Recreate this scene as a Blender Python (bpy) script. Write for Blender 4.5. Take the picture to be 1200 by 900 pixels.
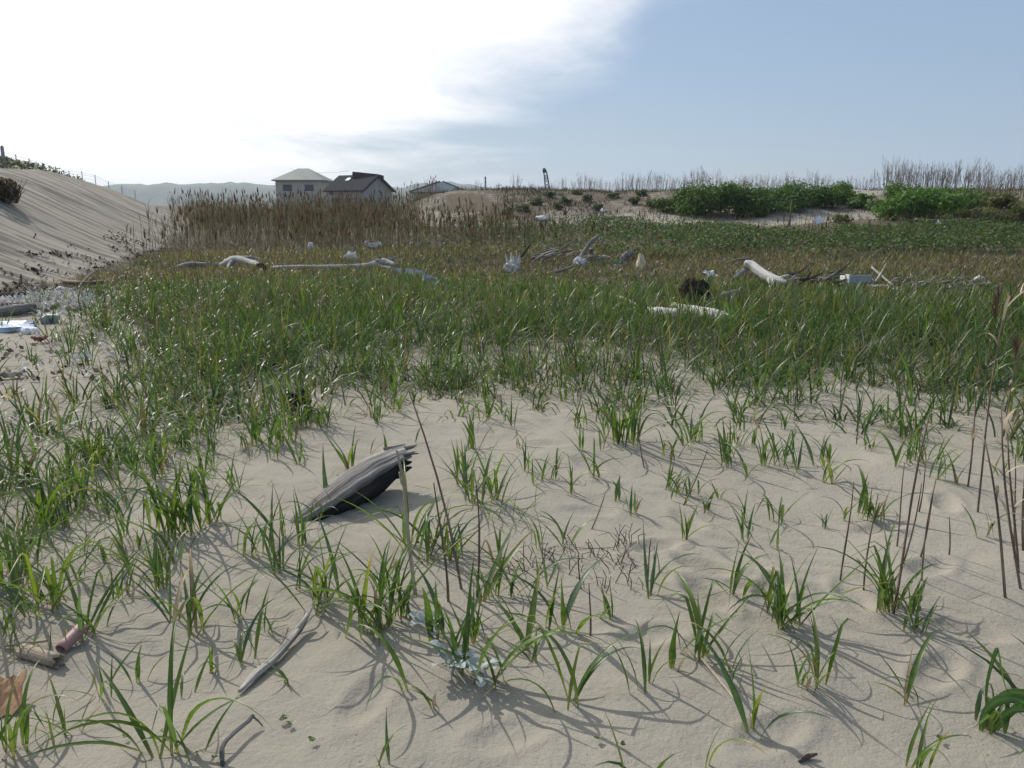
import bpy, math, random
import numpy as np
from mathutils import Vector, Matrix, Euler

for o in list(bpy.data.objects):
    bpy.data.objects.remove(o)
scene = bpy.context.scene
COL = scene.collection
R = math.radians
rng = np.random.default_rng(7)
random.seed(7)

# ------------------------------------------------------------------ camera
CAM_Z, PITCH, F = 1.5, R(12.6), 942.0           # F: focal length in photo pixels (1200 wide)
cd = bpy.data.cameras.new('camera')
cd.sensor_width = 36.0
cd.lens = 36.0 * F / 1200.0
cd.clip_start, cd.clip_end = 0.05, 9000
cam = bpy.data.objects.new('camera', cd)
COL.objects.link(cam)
cam.location = (0, 0, CAM_Z)
cam.rotation_euler = (R(90) - PITCH, 0, 0)
scene.camera = cam

# ------------------------------------------------------------------ sky and sun
SUN_AZ, SUN_EL = R(40), R(41)                    # degrees to the left of the view, above the horizon
S = Vector((-math.sin(SUN_AZ) * math.cos(SUN_EL), math.cos(SUN_AZ) * math.cos(SUN_EL), math.sin(SUN_EL)))
sl = bpy.data.lights.new('sun', 'SUN')
sl.energy, sl.angle, sl.color = 3.7, R(0.55), (1.0, 0.955, 0.90)
so = bpy.data.objects.new('sun', sl)
COL.objects.link(so)
so.rotation_euler = S.to_track_quat('Z', 'Y').to_euler()
so.location = (-8, 8, 12)

world = bpy.data.worlds.new('World')
scene.world = world
world.use_nodes = True
nt = world.node_tree
for n in list(nt.nodes):
    nt.nodes.remove(n)
def N(t, **kw):
    n = nt.nodes.new(t)
    for k, v in kw.items():
        setattr(n, k, v)
    return n
def L(a, b):
    nt.links.new(a, b)
def wmath(op, a, b=None, clamp=False):
    n = N('ShaderNodeMath', operation=op)
    n.use_clamp = clamp
    for i, v in enumerate((a, b)):
        if v is None:
            continue
        if isinstance(v, (int, float)):
            n.inputs[i].default_value = v
        else:
            L(v, n.inputs[i])
    return n.outputs[0]
out = N('ShaderNodeOutputWorld')
sky = N('ShaderNodeTexSky', sky_type='NISHITA')
sky.sun_disc = False
sky.sun_elevation, sky.sun_rotation = SUN_EL, -SUN_AZ
sky.air_density, sky.dust_density, sky.ozone_density, sky.altitude = 1.0, 0.7, 1.6, 0
bg = N('ShaderNodeBackground')
bg.inputs[1].default_value = 0.085
L(sky.outputs[0], bg.inputs[0])
tc = N('ShaderNodeTexCoord')
sx = N('ShaderNodeSeparateXYZ')
L(tc.outputs['Generated'], sx.inputs[0])
zz = wmath('ADD', wmath('MAXIMUM', sx.outputs[2], 0.0), 0.16)
cx = N('ShaderNodeCombineXYZ')
L(wmath('DIVIDE', sx.outputs[0], zz), cx.inputs[0])
L(wmath('DIVIDE', sx.outputs[1], zz), cx.inputs[1])
no = N('ShaderNodeTexNoise')
no.inputs['Scale'].default_value = 0.55
no.inputs['Detail'].default_value = 7
no.inputs['Roughness'].default_value = 0.58
no.inputs['Distortion'].default_value = 0.35
L(cx.outputs[0], no.inputs['Vector'])
# a sheet of bright cloud spreads from the sun's side of the sky, thin and streaky away from it
dp = N('ShaderNodeVectorMath', operation='DOT_PRODUCT')
L(tc.outputs['Generated'], dp.inputs[0])
dp.inputs[1].default_value = S
sheet = N('ShaderNodeMapRange', interpolation_type='SMOOTHSTEP')
L(wmath('ADD', dp.outputs['Value'], wmath('MULTIPLY', wmath('SUBTRACT', no.outputs[0], 0.5), 0.55)), sheet.inputs[0])
sheet.inputs[1].default_value, sheet.inputs[2].default_value = 0.60, 0.77
veil = N('ShaderNodeMapRange', interpolation_type='SMOOTHSTEP')
L(no.outputs[0], veil.inputs[0])
veil.inputs[1].default_value, veil.inputs[2].default_value = 0.42, 0.75
veil.inputs[3].default_value, veil.inputs[4].default_value = 0.55, 0.8
cl = N('ShaderNodeBackground')
cl.inputs[0].default_value = (1.0, 0.985, 0.97, 1)
cl.inputs[1].default_value = 1.22
vl = N('ShaderNodeBackground')
vl.inputs[0].default_value = (0.40, 0.54, 0.76, 1)
vl.inputs[1].default_value = 1.0
m1 = N('ShaderNodeMixShader')
L(veil.outputs[0], m1.inputs[0]); L(bg.outputs[0], m1.inputs[1]); L(vl.outputs[0], m1.inputs[2])
m2 = N('ShaderNodeMixShader')
L(sheet.outputs[0], m2.inputs[0]); L(m1.outputs[0], m2.inputs[1]); L(cl.outputs[0], m2.inputs[2])
L(m2.outputs[0], out.inputs[0])

scene.view_settings.view_transform = 'Standard'
scene.view_settings.look = 'None'
scene.view_settings.gamma = 1.0
scene.view_settings.exposure = 0.0
scene.render.resolution_x, scene.render.resolution_y = 1024, 768
scene.render.engine = 'CYCLES'

# ------------------------------------------------------------------ terrain function
def _hash(ix, iy, s):
    h = (ix.astype(np.int64) * 374761393 + iy.astype(np.int64) * 668265263 + s * 974711) & 0x7fffffff
    h = ((h ^ (h >> 13)) * 1274126177) & 0x7fffffff
    return ((h ^ (h >> 16)) & 0xffff) / 65535.0
def vn(x, y, s=0):
    ix, iy = np.floor(x), np.floor(y)
    fx, fy = x - ix, y - iy
    fx, fy = fx * fx * (3 - 2 * fx), fy * fy * (3 - 2 * fy)
    a, b = _hash(ix, iy, s), _hash(ix + 1, iy, s)
    c, d = _hash(ix, iy + 1, s), _hash(ix + 1, iy + 1, s)
    return (a + (b - a) * fx) * (1 - fy) + (c + (d - c) * fx) * fy - 0.5
def fbm(x, y, s=0, o=3):
    t, a = 0, 1.0
    for k in range(o):
        t = t + a * vn(x * 2 ** k + 17.3 * k, y * 2 ** k - 9.1 * k, s + k)
        a *= 0.5
    return t
def sstep(a, b, x):
    t = np.clip((x - a) / (b - a), 0, 1)
    return t * t * (3 - 2 * t)
TOE_Y = [-60, 0, 8, 13, 16, 22, 35, 48, 62, 90, 160]
TOE_X = [-30, -12.5, -9.6, -8.5, -8.75, -10.0, -13.6, -18.6, -25, -45, -100]
FOOT = []                                        # (x, y, direction, depth) filled in below
def H(x, y):
    x, y = np.asarray(x, float), np.asarray(y, float)
    d = np.hypot(x, y)
    near = 1 - sstep(9, 22, d)
    z = 0.16 * fbm(x * .22, y * .22, 3, 2) + near * (0.075 * fbm(x * .85, y * .85, 11, 2))
    z = z + near * (0.022 * fbm(x * 3.1, y * 3.1, 21, 3))
    # little wind ripples, lying across the breeze and breaking up
    u = (x * .55 + y * .83) + 0.25 * fbm(x * 1.7, y * 1.7, 31, 2)
    z = z + near * 0.0045 * np.sin(u * 52) * sstep(-.05, .28, fbm(x * 1.1, y * 1.1, 41, 2))
    z = z + 0.38 * sstep(20, 44, y)
    # back dune
    y0 = 43 + 2.2 * fbm(x * .09, x * 0 + 2.2, 51, 2)
    hb = 0.15 + 1.95 * sstep(-10.5, -3.5, x) + 0.5 * vn(x * .16, x * 0 + .5, 61) * sstep(-8, -2, x)
    pr = sstep(0, 16, y - y0) * .55 + .45 * np.clip((y - y0) / 15, 0, 1)
    fall = 1 - 0.75 * sstep(64, 110, y) - .25 * sstep(110, 260, y)
    z = z + hb * pr * fall + 0.22 * fbm(x * .35, y * .35, 71, 3) * sstep(40, 50, y) * fall
    # low lip in front of the right hand bushes
    z = z + 0.42 * np.exp(-((x - 20.5) / 6.0) ** 2) * sstep(36, 39.5, y) * (1 - sstep(41, 47, y))
    # left dune
    w = np.interp(y, TOE_Y, TOE_X) + 0.5 * fbm(y * .25, y * 0, 81, 2) * 1.2
    t = np.clip((w - x) / 6.4, 0, 1.6)
    hc = 2.62 - 0.9 * sstep(36, 70, y)
    face = np.where(t < 1, 0.62 * t + 0.38 * t * t * (3 - 2 * t), 1.0) - 0.02 * np.exp(-((t - 1) / .14) ** 2)
    run = fbm(x * .12 + .4 * y * .1, y * 1.3, 91, 3)
    z = z + hc * face * (1 - sstep(110, 170, y)) + 0.07 * run * np.clip(t * 4, 0, 1) * (t < 1.1)
    z = z + 0.55 * sstep(1.12, 1.5, t) * (1 - sstep(60, 120, y))
    for fx, fy, fa, fd in FOOT:
        m = (np.abs(x - fx) < .45) & (np.abs(y - fy) < .45)
        if m.any():
            dx, dy = x - fx, y - fy
            a = dx * math.cos(fa) + dy * math.sin(fa)
            b = -dx * math.sin(fa) + dy * math.cos(fa)
            r = np.sqrt((a / .135) ** 2 + (b / .062) ** 2)
            z = z + np.where(m, fd * (-(1 - sstep(.45, 1.05, r)) + .42 * np.exp(-((r - 1.25) / .26) ** 2)), 0)
    return z
cp, sp = math.cos(PITCH), math.sin(PITCH)
def ray(px, py):
    u, v = (px - 600) / F, (450 - py) / F
    return np.array([u, cp + v * sp, -sp + v * cp])
_T = np.geomspace(0.8, 220, 2600)
def G(px, py):
    """ground point seen at a photo pixel"""
    r = ray(px, py)
    z = CAM_Z + _T * r[2]
    f = z - H(_T * r[0], _T * r[1])
    i = int(np.argmax(f < 0))
    if f[i] >= 0:
        i = len(_T) - 1
    t = _T[i - 1] + (_T[i] - _T[i - 1]) * f[i - 1] / (f[i - 1] - f[i] + 1e-9)
    x, y = t * r[0], t * r[1]
    return Vector((x, y, float(H(x, y))))
def AT(px, py, Y):
    """point seen at a pixel at forward distance Y"""
    r = ray(px, py)
    t = Y / r[1]
    return Vector((t * r[0], Y, CAM_Z + t * r[2]))
def PX(x, y, z):
    d = y * cp - (z - CAM_Z) * sp
    v = y * sp + (z - CAM_Z) * cp
    d = np.where(np.abs(d) < 1e-3, 1e-3, d)
    return 600 + F * x / d, 450 - F * v / d
def gz(x, y):
    return float(H(x, y))
for px, py, a, d in [(822, 663, .3, .045), (828, 700, .1, .05), (770, 640, .9, .028), (872, 655, .2, .03), (806, 610, .6, .022),
                     (690, 600, 1.0, .02), (1108, 590, .2, .034), (1090, 665, .4, .03), (1100, 785, .2, .03), (1135, 740, .5, .028),
                     (905, 690, .7, .03), (960, 560, .3, .03), (1030, 620, .8, .026), (565, 505, .4, .03), (640, 520, .5, .026),
                     (760, 745, .6, .022), (430, 820, .8, .016), (600, 860, .4, .014), (340, 640, .5, .024), (905, 860, .3, .02),
                     (750, 470, .3, .035), (850, 520, .2, .03), (1000, 700, .5, .025), (120, 690, .3, .02), (690, 545, .2, .026)]:
    g = G(px, py)
    FOOT.append((g.x, g.y, a + R(70) * math.sin(px), d * .6))

# ------------------------------------------------------------------ materials
def mat(name):
    m = bpy.data.materials.new(name)
    m.use_nodes = True
    t = m.node_tree
    b = t.nodes['Principled BSDF']
    return m, t, b
def nd(t, typ, **kw):
    n = t.nodes.new(typ)
    for k, v in kw.items():
        setattr(n, k, v)
    return n
def noise(t, vec, scale, detail=4, rough=.55, dist=0):
    n = nd(t, 'ShaderNodeTexNoise')
    n.inputs['Scale'].default_value = scale
    n.inputs['Detail'].default_value = detail
    n.inputs['Roughness'].default_value = rough
    n.inputs['Distortion'].default_value = dist
    if vec is not None:
        t.links.new(vec, n.inputs['Vector'])
    return n.outputs['Fac']
def ramp(t, fac, stops):
    r = nd(t, 'ShaderNodeValToRGB')
    e = r.color_ramp.elements
    while len(e) < len(stops):
        e.new(0.5)
    for k, (p, c) in enumerate(stops):
        e[k].position = p
        e[k].color = (*c, 1) if len(c) == 3 else c
    t.links.new(fac, r.inputs[0])
    return r.outputs[0]
def mixc(t, fac, a, b, mode='MIX'):
    n = nd(t, 'ShaderNodeMix', data_type='RGBA', blend_type=mode)
    for i, v in ((0, fac), (6, a), (7, b)):
        if isinstance(v, (int, float)):
            n.inputs[i].default_value = v
        elif isinstance(v, tuple):
            n.inputs[i].default_value = (*v, 1)
        else:
            t.links.new(v, n.inputs[i])
    return n.outputs[2]
def mth(t, op, a, b=0.0, clamp=False):
    n = nd(t, 'ShaderNodeMath', operation=op)
    n.use_clamp = clamp
    for i, v in enumerate((a, b)):
        if isinstance(v, (int, float)):
            n.inputs[i].default_value = v
        else:
            t.links.new(v, n.inputs[i])
    return n.outputs[0]
def bump(t, b, h, strength, dist):
    n = nd(t, 'ShaderNodeBump')
    n.inputs['Strength'].default_value = strength
    n.inputs['Distance'].default_value = dist
    t.links.new(h, n.inputs['Height'])
    t.links.new(n.outputs[0], b.inputs['Normal'])
def mapping(t, vec, sc):
    n = nd(t, 'ShaderNodeMapping')
    n.inputs['Scale'].default_value = sc
    t.links.new(vec, n.inputs['Vector'])
    return n.outputs[0]

def m_ground():
    m, t, b = mat('sand')
    P = nd(t, 'ShaderNodeTexCoord').outputs['Object']
    big = noise(t, P, .7, 4)
    sand = ramp(t, big, [(.3, (.272, .246, .194)), (.7, (.335, .306, .246))])
    grain = noise(t, P, 300, 3, .75)
    sand = mixc(t, .30, sand, ramp(t, grain, [(.3, (.13, .115, .095)), (.72, (.50, .465, .40))]))
    fine = noise(t, P, 38, 5, .6)
    sand = mixc(t, mth(t, 'MULTIPLY', ramp(t, fine, [(.55, (0, 0, 0)), (.8, (1, 1, 1))]), .22), sand, (.22, .185, .15))
    # dark specks of plant bits
    vo = nd(t, 'ShaderNodeTexVoronoi')
    vo.inputs['Scale'].default_value = 26
    t.links.new(P, vo.inputs['Vector'])
    sp_ = ramp(t, vo.outputs['Distance'], [(.045, (1, 1, 1)), (.075, (0, 0, 0))])
    sand = mixc(t, mth(t, 'MULTIPLY', sp_, ramp(t, noise(t, P, 3, 3), [(.45, (0, 0, 0)), (.6, (1, 1, 1))])), sand, (.05, .038, .028))
    # litter cover
    at = nd(t, 'ShaderNodeAttribute', attribute_name='cover')
    sep = nd(t, 'ShaderNodeSeparateColor')
    t.links.new(at.outputs['Color'], sep.inputs[0])
    patch = noise(t, P, 2.6, 6, .62)
    lit = mth(t, 'MULTIPLY', mth(t, 'SUBTRACT', mth(t, 'ADD', sep.outputs[0], patch), .62), 3.2, True)
    litc = ramp(t, noise(t, mapping(t, P, (1, .3, 1)), 30, 5, .7), [(.3, (.045, .036, .025)), (.5, (.105, .085, .058)), (.72, (.21, .17, .12))])
    colr = mixc(t, lit, sand, litc)
    # dark streaks of plant debris that slide down the dune face
    st = noise(t, mapping(t, P, (.35, 3.0, .35)), 1.1, 8, .68, .5)
    stm = mth(t, 'MULTIPLY', ramp(t, st, [(.44, (0, 0, 0)), (.58, (1, 1, 1))]), mth(t, 'MULTIPLY', sep.outputs[1], .85))
    colr = mixc(t, stm, colr, (.095, .082, .068))
    t.links.new(colr, b.inputs['Base Color'])
    b.inputs['Roughness'].default_value = .95
    b.inputs['Specular IOR Level'].default_value = .15
    rip = noise(t, P, 13, 6, .62)
    h = mth(t, 'ADD', mth(t, 'MULTIPLY', rip, 1.0), mth(t, 'MULTIPLY', mth(t, 'ADD', noise(t, P, 60, 4, .65), mth(t, 'MULTIPLY', grain, .3)), .45))
    bump(t, b, h, .6, .02)
    return m
def m_leaf(name, rough=.40, trans=.44, spec=.5, tint=(1.2, 1.3, .5)):
    m, t, b = mat(name)
    at = nd(t, 'ShaderNodeAttribute', attribute_name='col').outputs['Color']
    oi = nd(t, 'ShaderNodeObjectInfo').outputs['Random']
    c = mixc(t, 1.0, at, ramp(t, oi, [(0, (.78, .82, .9)), (.5, (1, 1, 1)), (1, (1.18, 1.12, .85))]), 'MULTIPLY')
    P = nd(t, 'ShaderNodeTexCoord').outputs['Object']
    c = mixc(t, .35, c, mixc(t, 1.0, c, ramp(t, noise(t, P, 14, 3), [(.35, (.6, .6, .6)), (.65, (1.35, 1.35, 1.35))]), 'MULTIPLY'))
    t.links.new(c, b.inputs['Base Color'])
    b.inputs['Roughness'].default_value = rough
    b.inputs['Specular IOR Level'].default_value = spec
    tr = nd(t, 'ShaderNodeBsdfTranslucent')
    tc_ = mixc(t, 1.0, c, tint, 'MULTIPLY')
    t.links.new(tc_, tr.inputs[0])
    mx = nd(t, 'ShaderNodeMixShader')
    mx.inputs[0].default_value = trans
    t.links.new(b.outputs[0], mx.inputs[1])
    t.links.new(tr.outputs[0], mx.inputs[2])
    t.links.new(mx.outputs[0], t.nodes['Material Output'].inputs[0])
    return m
def m_wood(name, dark, mid, light, rough=.85):
    m, t, b = mat(name)
    g = nd(t, 'ShaderNodeAttribute', attribute_name='gr').outputs['Vector']
    a = noise(t, mapping(t, g, (.035, 1, 1)), 110, 6, .7, .1)
    bl = noise(t, mapping(t, g, (.4, 1, 1)), 7, 4)
    f = mth(t, 'ADD', mth(t, 'MULTIPLY', a, .7), mth(t, 'MULTIPLY', bl, .3))
    t.links.new(ramp(t, f, [(.36, dark), (.5, mid), (.62, light)]), b.inputs['Base Color'])
    b.inputs['Roughness'].default_value = rough
    b.inputs['Specular IOR Level'].default_value = .2
    bump(t, b, a, .8, .012)
    return m
def m_plain(name, c, rough=.6, var=.25, sc=8, spec=.4, dirt=(.2, .17, .13), dirtamt=.35, trans=0):
    m, t, b = mat(name)
    P = nd(t, 'ShaderNodeTexCoord').outputs['Object']
    f = noise(t, P, sc, 6, .6)
    lo = tuple(v * (1 - var) for v in c)
    hi = tuple(min(1, v * (1 + var)) for v in c)
    k = ramp(t, f, [(.3, lo), (.7, hi)])
    k = mixc(t, mth(t, 'MULTIPLY', ramp(t, noise(t, P, sc * 2.3, 6, .7), [(.5, (0, 0, 0)), (.72, (1, 1, 1))]), dirtamt), k, dirt)
    t.links.new(k, b.inputs['Base Color'])
    b.inputs['Roughness'].default_value = rough
    b.inputs['Specular IOR Level'].default_value = spec
    bump(t, b, f, .25, .01)
    if trans:
        tr = nd(t, 'ShaderNodeBsdfTranslucent')
        t.links.new(k, tr.inputs[0])
        mx = nd(t, 'ShaderNodeMixShader')
        mx.inputs[0].default_value = trans
        t.links.new(b.outputs[0], mx.inputs[1]); t.links.new(tr.outputs[0], mx.inputs[2])
        t.links.new(mx.outputs[0], t.nodes['Material Output'].inputs[0])
    return m
M = dict(
    ground=m_ground(), leaf=m_leaf('leaf_blade'), dry=m_leaf('dry_blade', .8, .2, .2, (1.05, 1, .9)), bush=m_leaf('shrub_leaf', .6, .3, .25),
    wood=m_wood('weathered_wood', (.05, .045, .04), (.21, .195, .175), (.40, .38, .35)),
    pale=m_wood('bleached_wood', (.13, .115, .095), (.36, .335, .295), (.58, .555, .51)),
    brown=m_wood('brown_wood', (.05, .035, .025), (.14, .105, .078), (.26, .21, .165)),
    char_shade=m_wood('charred_shade_wood', (.012, .012, .013), (.03, .03, .032), (.075, .073, .072)),  # char tone with the log flank's shade put into the colour
    bleach=m_wood('bone_white_wood', (.22, .2, .17), (.52, .495, .45), (.72, .70, .66)),
    stalk=m_wood('dry_stalk', (.09, .062, .045), (.19, .14, .105), (.33, .26, .20)),
    straw=m_wood('straw_stalk', (.28, .22, .15), (.46, .38, .28), (.6, .53, .42)),
    foam=m_plain('white_foam', (.78, .78, .76), .7, .1, 14),
    bag=m_plain('plastic_bag', (.74, .75, .76), .4, .12, 10, .5, trans=.25),
    cream=m_plain('cream_sack', (.66, .56, .38), .7, .2, 12),
    grey=m_plain('grey_plastic', (.34, .36, .38), .5, .15, 10),
    lilac=m_plain('lilac_board', (.46, .43, .52), .6, .1, 10),
    blue=m_plain('pale_blue_sheet', (.52, .62, .76), .4, .15, 10, .5, trans=.2),
    teal=m_plain('teal_plastic', (.05, .27, .24), .5, .2, 10),
    red=m_plain('red_brown_plastic', (.22, .07, .045), .5, .2, 10),
    palebl=m_plain('faded_blue_paper', (.55, .60, .68), .6, .1, 20),
    pink=m_plain('dull_pink_tube', (.36, .21, .19), .55, .15, 30),
    dark=m_plain('dark_fibre', (.035, .028, .022), .95, .5, 25, .1, (.09, .07, .05), .5),
    deadleaf=m_plain('dead_leaf', (.34, .20, .11), .7, .35, 30, .3, (.12, .07, .04), .5, trans=.2),
    silver=m_plain('silver_leaf', (.40, .45, .42), .75, .12, 30, .3, (.25, .3, .28), .3, trans=.15),
    roof=m_plain('dark_roof_tile', (.02, .023, .028), .95, .15, 2, .1),
    roofb=m_plain('blue_grey_roof', (.10, .125, .16), .9, .1, 2, .1),
    roofg=m_plain('green_grey_roof', (.11, .15, .13), .55, .1, 2),
    wall=m_plain('grey_plaster', (.36, .345, .33), .9, .1, 1.2),
    wallb=m_plain('beige_plaster', (.48, .43, .36), .9, .1, 1.2),
    white=m_plain('white_paint', (.75, .76, .77), .5, .06, 3),
    glass=m_plain('dark_glass', (.03, .04, .05), .1, .1, 1, .6, dirtamt=0),
    concrete=m_plain('concrete', (.33, .32, .30), .9, .15, 3),
    metal=m_plain('grey_metal', (.06, .064, .07), .55, .2, 3),
    wire=m_plain('galvanised_wire', (.42, .46, .50), .45, .1, 3),
)
def m_hill():
    m, t, b = mat('wooded_hill')
    P = nd(t, 'ShaderNodeTexCoord').outputs['Object']
    t.links.new(ramp(t, noise(t, P, .03, 6, .65), [(.35, (.035, .055, .035)), (.65, (.075, .10, .055))]), b.inputs['Base Color'])
    b.inputs['Roughness'].default_value = .95
    return m
M['hill'] = m_hill()

# ------------------------------------------------------------------ object helpers
def tag(o, label=None, cat=None, group=None, kind=None):
    if label: o['label'] = label
    if cat: o['category'] = cat
    if group: o['group'] = group
    if kind: o['kind'] = kind
    return o
def empty(name, loc, label, cat, group=None, rz=0):
    o = bpy.data.objects.new(name, None)
    o.empty_display_size = .1
    COL.objects.link(o)
    o.location = loc
    o.rotation_euler = (0, 0, rz)
    return tag(o, label, cat, group)
def link(name, me, parent=None, loc=(0, 0, 0)):
    o = bpy.data.objects.new(name, me)
    COL.objects.link(o)
    o.location = loc
    if parent is not None:
        o.parent = parent
    return o
def mesh(name, v, f, material, smooth=False, col=None, gr=None):
    me = bpy.data.meshes.new(name)
    me.from_pydata([tuple(p) for p in v], [], f)
    if col is not None:
        a = me.attributes.new('col', 'FLOAT_COLOR', 'POINT')
        c = np.ones((len(v), 4), np.float32); c[:, :3] = col
        a.data.foreach_set('color', c.ravel())
    if gr is not None:
        a = me.attributes.new('gr', 'FLOAT_VECTOR', 'POINT')
        a.data.foreach_set('vector', np.asarray(gr, np.float32).ravel())
    if smooth:
        me.polygons.foreach_set('use_smooth', [True] * len(me.polygons))
    me.materials.append(material)
    me.update()
    return me
def quads(name, v, q, material, col=None, smooth=False):
    """large quad mesh from arrays"""
    me = bpy.data.meshes.new(name)
    v = np.ascontiguousarray(v, np.float32); q = np.ascontiguousarray(q, np.int32)
    me.vertices.add(len(v)); me.vertices.foreach_set('co', v.ravel())
    me.loops.add(q.size); me.loops.foreach_set('vertex_index', q.ravel())
    me.polygons.add(len(q))
    me.polygons.foreach_set('loop_start', np.arange(0, q.size, 4, dtype=np.int32))
    me.polygons.foreach_set('loop_total', np.full(len(q), 4, np.int32))
    if smooth:
        me.polygons.foreach_set('use_smooth', np.ones(len(q), bool))
    me.update(calc_edges=True)
    if col is not None:
        a = me.attributes.new('col', 'FLOAT_COLOR', 'POINT')
        c = np.ones((len(v), 4), np.float32); c[:, :3] = col
        a.data.foreach_set('color', c.ravel())
    me.materials.append(material)
    return me
def tube(pts, rad, n=10, groove=.0, seed=0, cap=True, flat=1.0, wob=0.0):
    """verts, faces, grain vectors for a limb along pts"""
    pts = [Vector(p) for p in pts]
    r_ = random.Random(seed)
    prof = [1 + groove * (r_.random() * 2 - 1) for _ in range(n)]
    v, f, g = [], [], []
    up = Vector((0, 0, 1))
    ln = 0
    for i, p in enumerate(pts):
        a = pts[max(i - 1, 0)]; b = pts[min(i + 1, len(pts) - 1)]
        d = (b - a).normalized()
        sd = d.cross(up)
        sd = Vector((1, 0, 0)) if sd.length < .05 else sd.normalized()
        u2 = sd.cross(d).normalized()
        if i: ln += (p - pts[i - 1]).length
        for k in range(n):
            th = 2 * math.pi * k / n
            rr = rad[i] * prof[k] * (1 + wob * (r_.random() * 2 - 1))
            v.append(p + sd * math.cos(th) * rr + u2 * math.sin(th) * rr * flat)
            g.append((ln + seed * .37, math.cos(th) * rad[i] + seed * .11, math.sin(th) * rad[i]))
    for i in range(len(pts) - 1):
        for k in range(n):
            f.append((i * n + k, i * n + (k + 1) % n, (i + 1) * n + (k + 1) % n, (i + 1) * n + k))
    if cap:
        f.append(tuple(range(n - 1, -1, -1)))
        f.append(tuple((len(pts) - 1) * n + k for k in range(n)))
    return v, f, g
def resample(ctrl, n):
    """Catmull-Rom through (point, radius) controls"""
    P = [Vector(c[0]) for c in ctrl]; Q = [c[1] for c in ctrl]
    o, r = [], []
    for i in range(n):
        s = i / (n - 1) * (len(P) - 1)
        k = min(int(s), len(P) - 2); t = s - k
        p0, p1, p2, p3 = P[max(k - 1, 0)], P[k], P[k + 1], P[min(k + 2, len(P) - 1)]
        o.append(.5 * ((2 * p1) + (p2 - p0) * t + (2 * p0 - 5 * p1 + 4 * p2 - p3) * t * t + (3 * p1 - p0 - 3 * p2 + p3) * t ** 3))
        r.append(Q[k] + (Q[k + 1] - Q[k]) * t)
    return o, r
def limb(name, ctrl, material, label=None, cat=None, group=None, parent=None, seg=10, n=10, groove=.12, wob=.05, seed=0, flat=1.0, origin=None):
    pts, rad = resample(ctrl, seg)
    org = Vector(origin) if origin is not None else pts[0].copy()
    v, f, g = tube([p - org for p in pts], rad, n, groove, seed, True, flat, wob)
    me = mesh(name, v, f, material, n > 6, None, g)
    o = link(name, me, parent, org if parent is None else (0, 0, 0))
    if parent is not None and origin is None:
        o.location = org - parent.matrix_world.translation if False else org - parent.location
    return tag(o, label, cat, group)
def box(a, b):
    x0, y0, z0 = a; x1, y1, z1 = b
    v = [(x0, y0, z0), (x1, y0, z0), (x1, y1, z0), (x0, y1, z0), (x0, y0, z1), (x1, y0, z1), (x1, y1, z1), (x0, y1, z1)]
    return v, [(0, 3, 2, 1), (4, 5, 6, 7), (0, 1, 5, 4), (1, 2, 6, 5), (2, 3, 7, 6), (3, 0, 4, 7)]
def sheet(w, d, nx, ny, amp, seed, curl=0.0, ragged=.1):
    """crumpled double sided sheet, z up, centred; returns verts, quads"""
    r_ = np.random.default_rng(seed)
    v, f = [], []
    ph = r_.random(4) * 9
    for s in (1, -1):
        for j in range(ny + 1):
            for i in range(nx + 1):
                x = (i / nx - .5) * w; y = (j / ny - .5) * d
                e = 1 + ragged * math.sin(i * 2.3 + j * 1.7 + seed)
                z = amp * (math.sin(x / w * 9 + ph[0]) * math.cos(y / d * 7 + ph[1]) + .7 * math.sin((x / w + y / d) * 13 + ph[2])) + curl * (x / w) ** 2
                v.append((x * e, y * e, z + amp * 1.7 + s * .0025))
    n = (nx + 1) * (ny + 1)
    for j in range(ny):
        for i in range(nx):
            a = j * (nx + 1) + i
            f.append((a, a + 1, a + nx + 2, a + nx + 1))
            f.append((n + a, n + a + nx + 1, n + a + nx + 2, n + a + 1))
    rim = [i for i in range(nx + 1)] + [j * (nx + 1) + nx for j in range(1, ny + 1)] + [ny * (nx + 1) + i for i in range(nx - 1, -1, -1)] + [j * (nx + 1) for j in range(ny - 1, 0, -1)]
    for k in range(len(rim)):
        a, b = rim[k], rim[(k + 1) % len(rim)]
        f.append((b, a, n + a, n + b))
    return v, f
def lump(rx, ry, rz, seed, nu=14, nv=9, amp=.25, freq=2.2):
    """uneven rounded lump standing on z=0"""
    v, f = [], []
    for j in range(nv + 1):
        ph = math.pi * j / nv
        for i in range(nu):
            th = 2 * math.pi * i / nu
            d = (math.sin(ph) * math.cos(th), math.sin(ph) * math.sin(th), math.cos(ph))
            q = 1 + amp * 2 * float(fbm(np.array(d[0] * freq + seed * 3.1 + d[2] * 1.7), np.array(d[1] * freq - seed * 1.3 + d[2] * .8), seed, 3))
            z = max(d[2] * rz * q, -rz * .35)
            v.append((d[0] * rx * q, d[1] * ry * q, z + rz * .3))
    for j in range(nv):
        for i in range(nu):
            f.append((j * nu + i, (j + 1) * nu + i, (j + 1) * nu + (i + 1) % nu, j * nu + (i + 1) % nu))
    return v, f
def scale_at(px, py):
    g = G(px, py)
    return (g - cam.location).length / F            # metres per pixel

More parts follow.
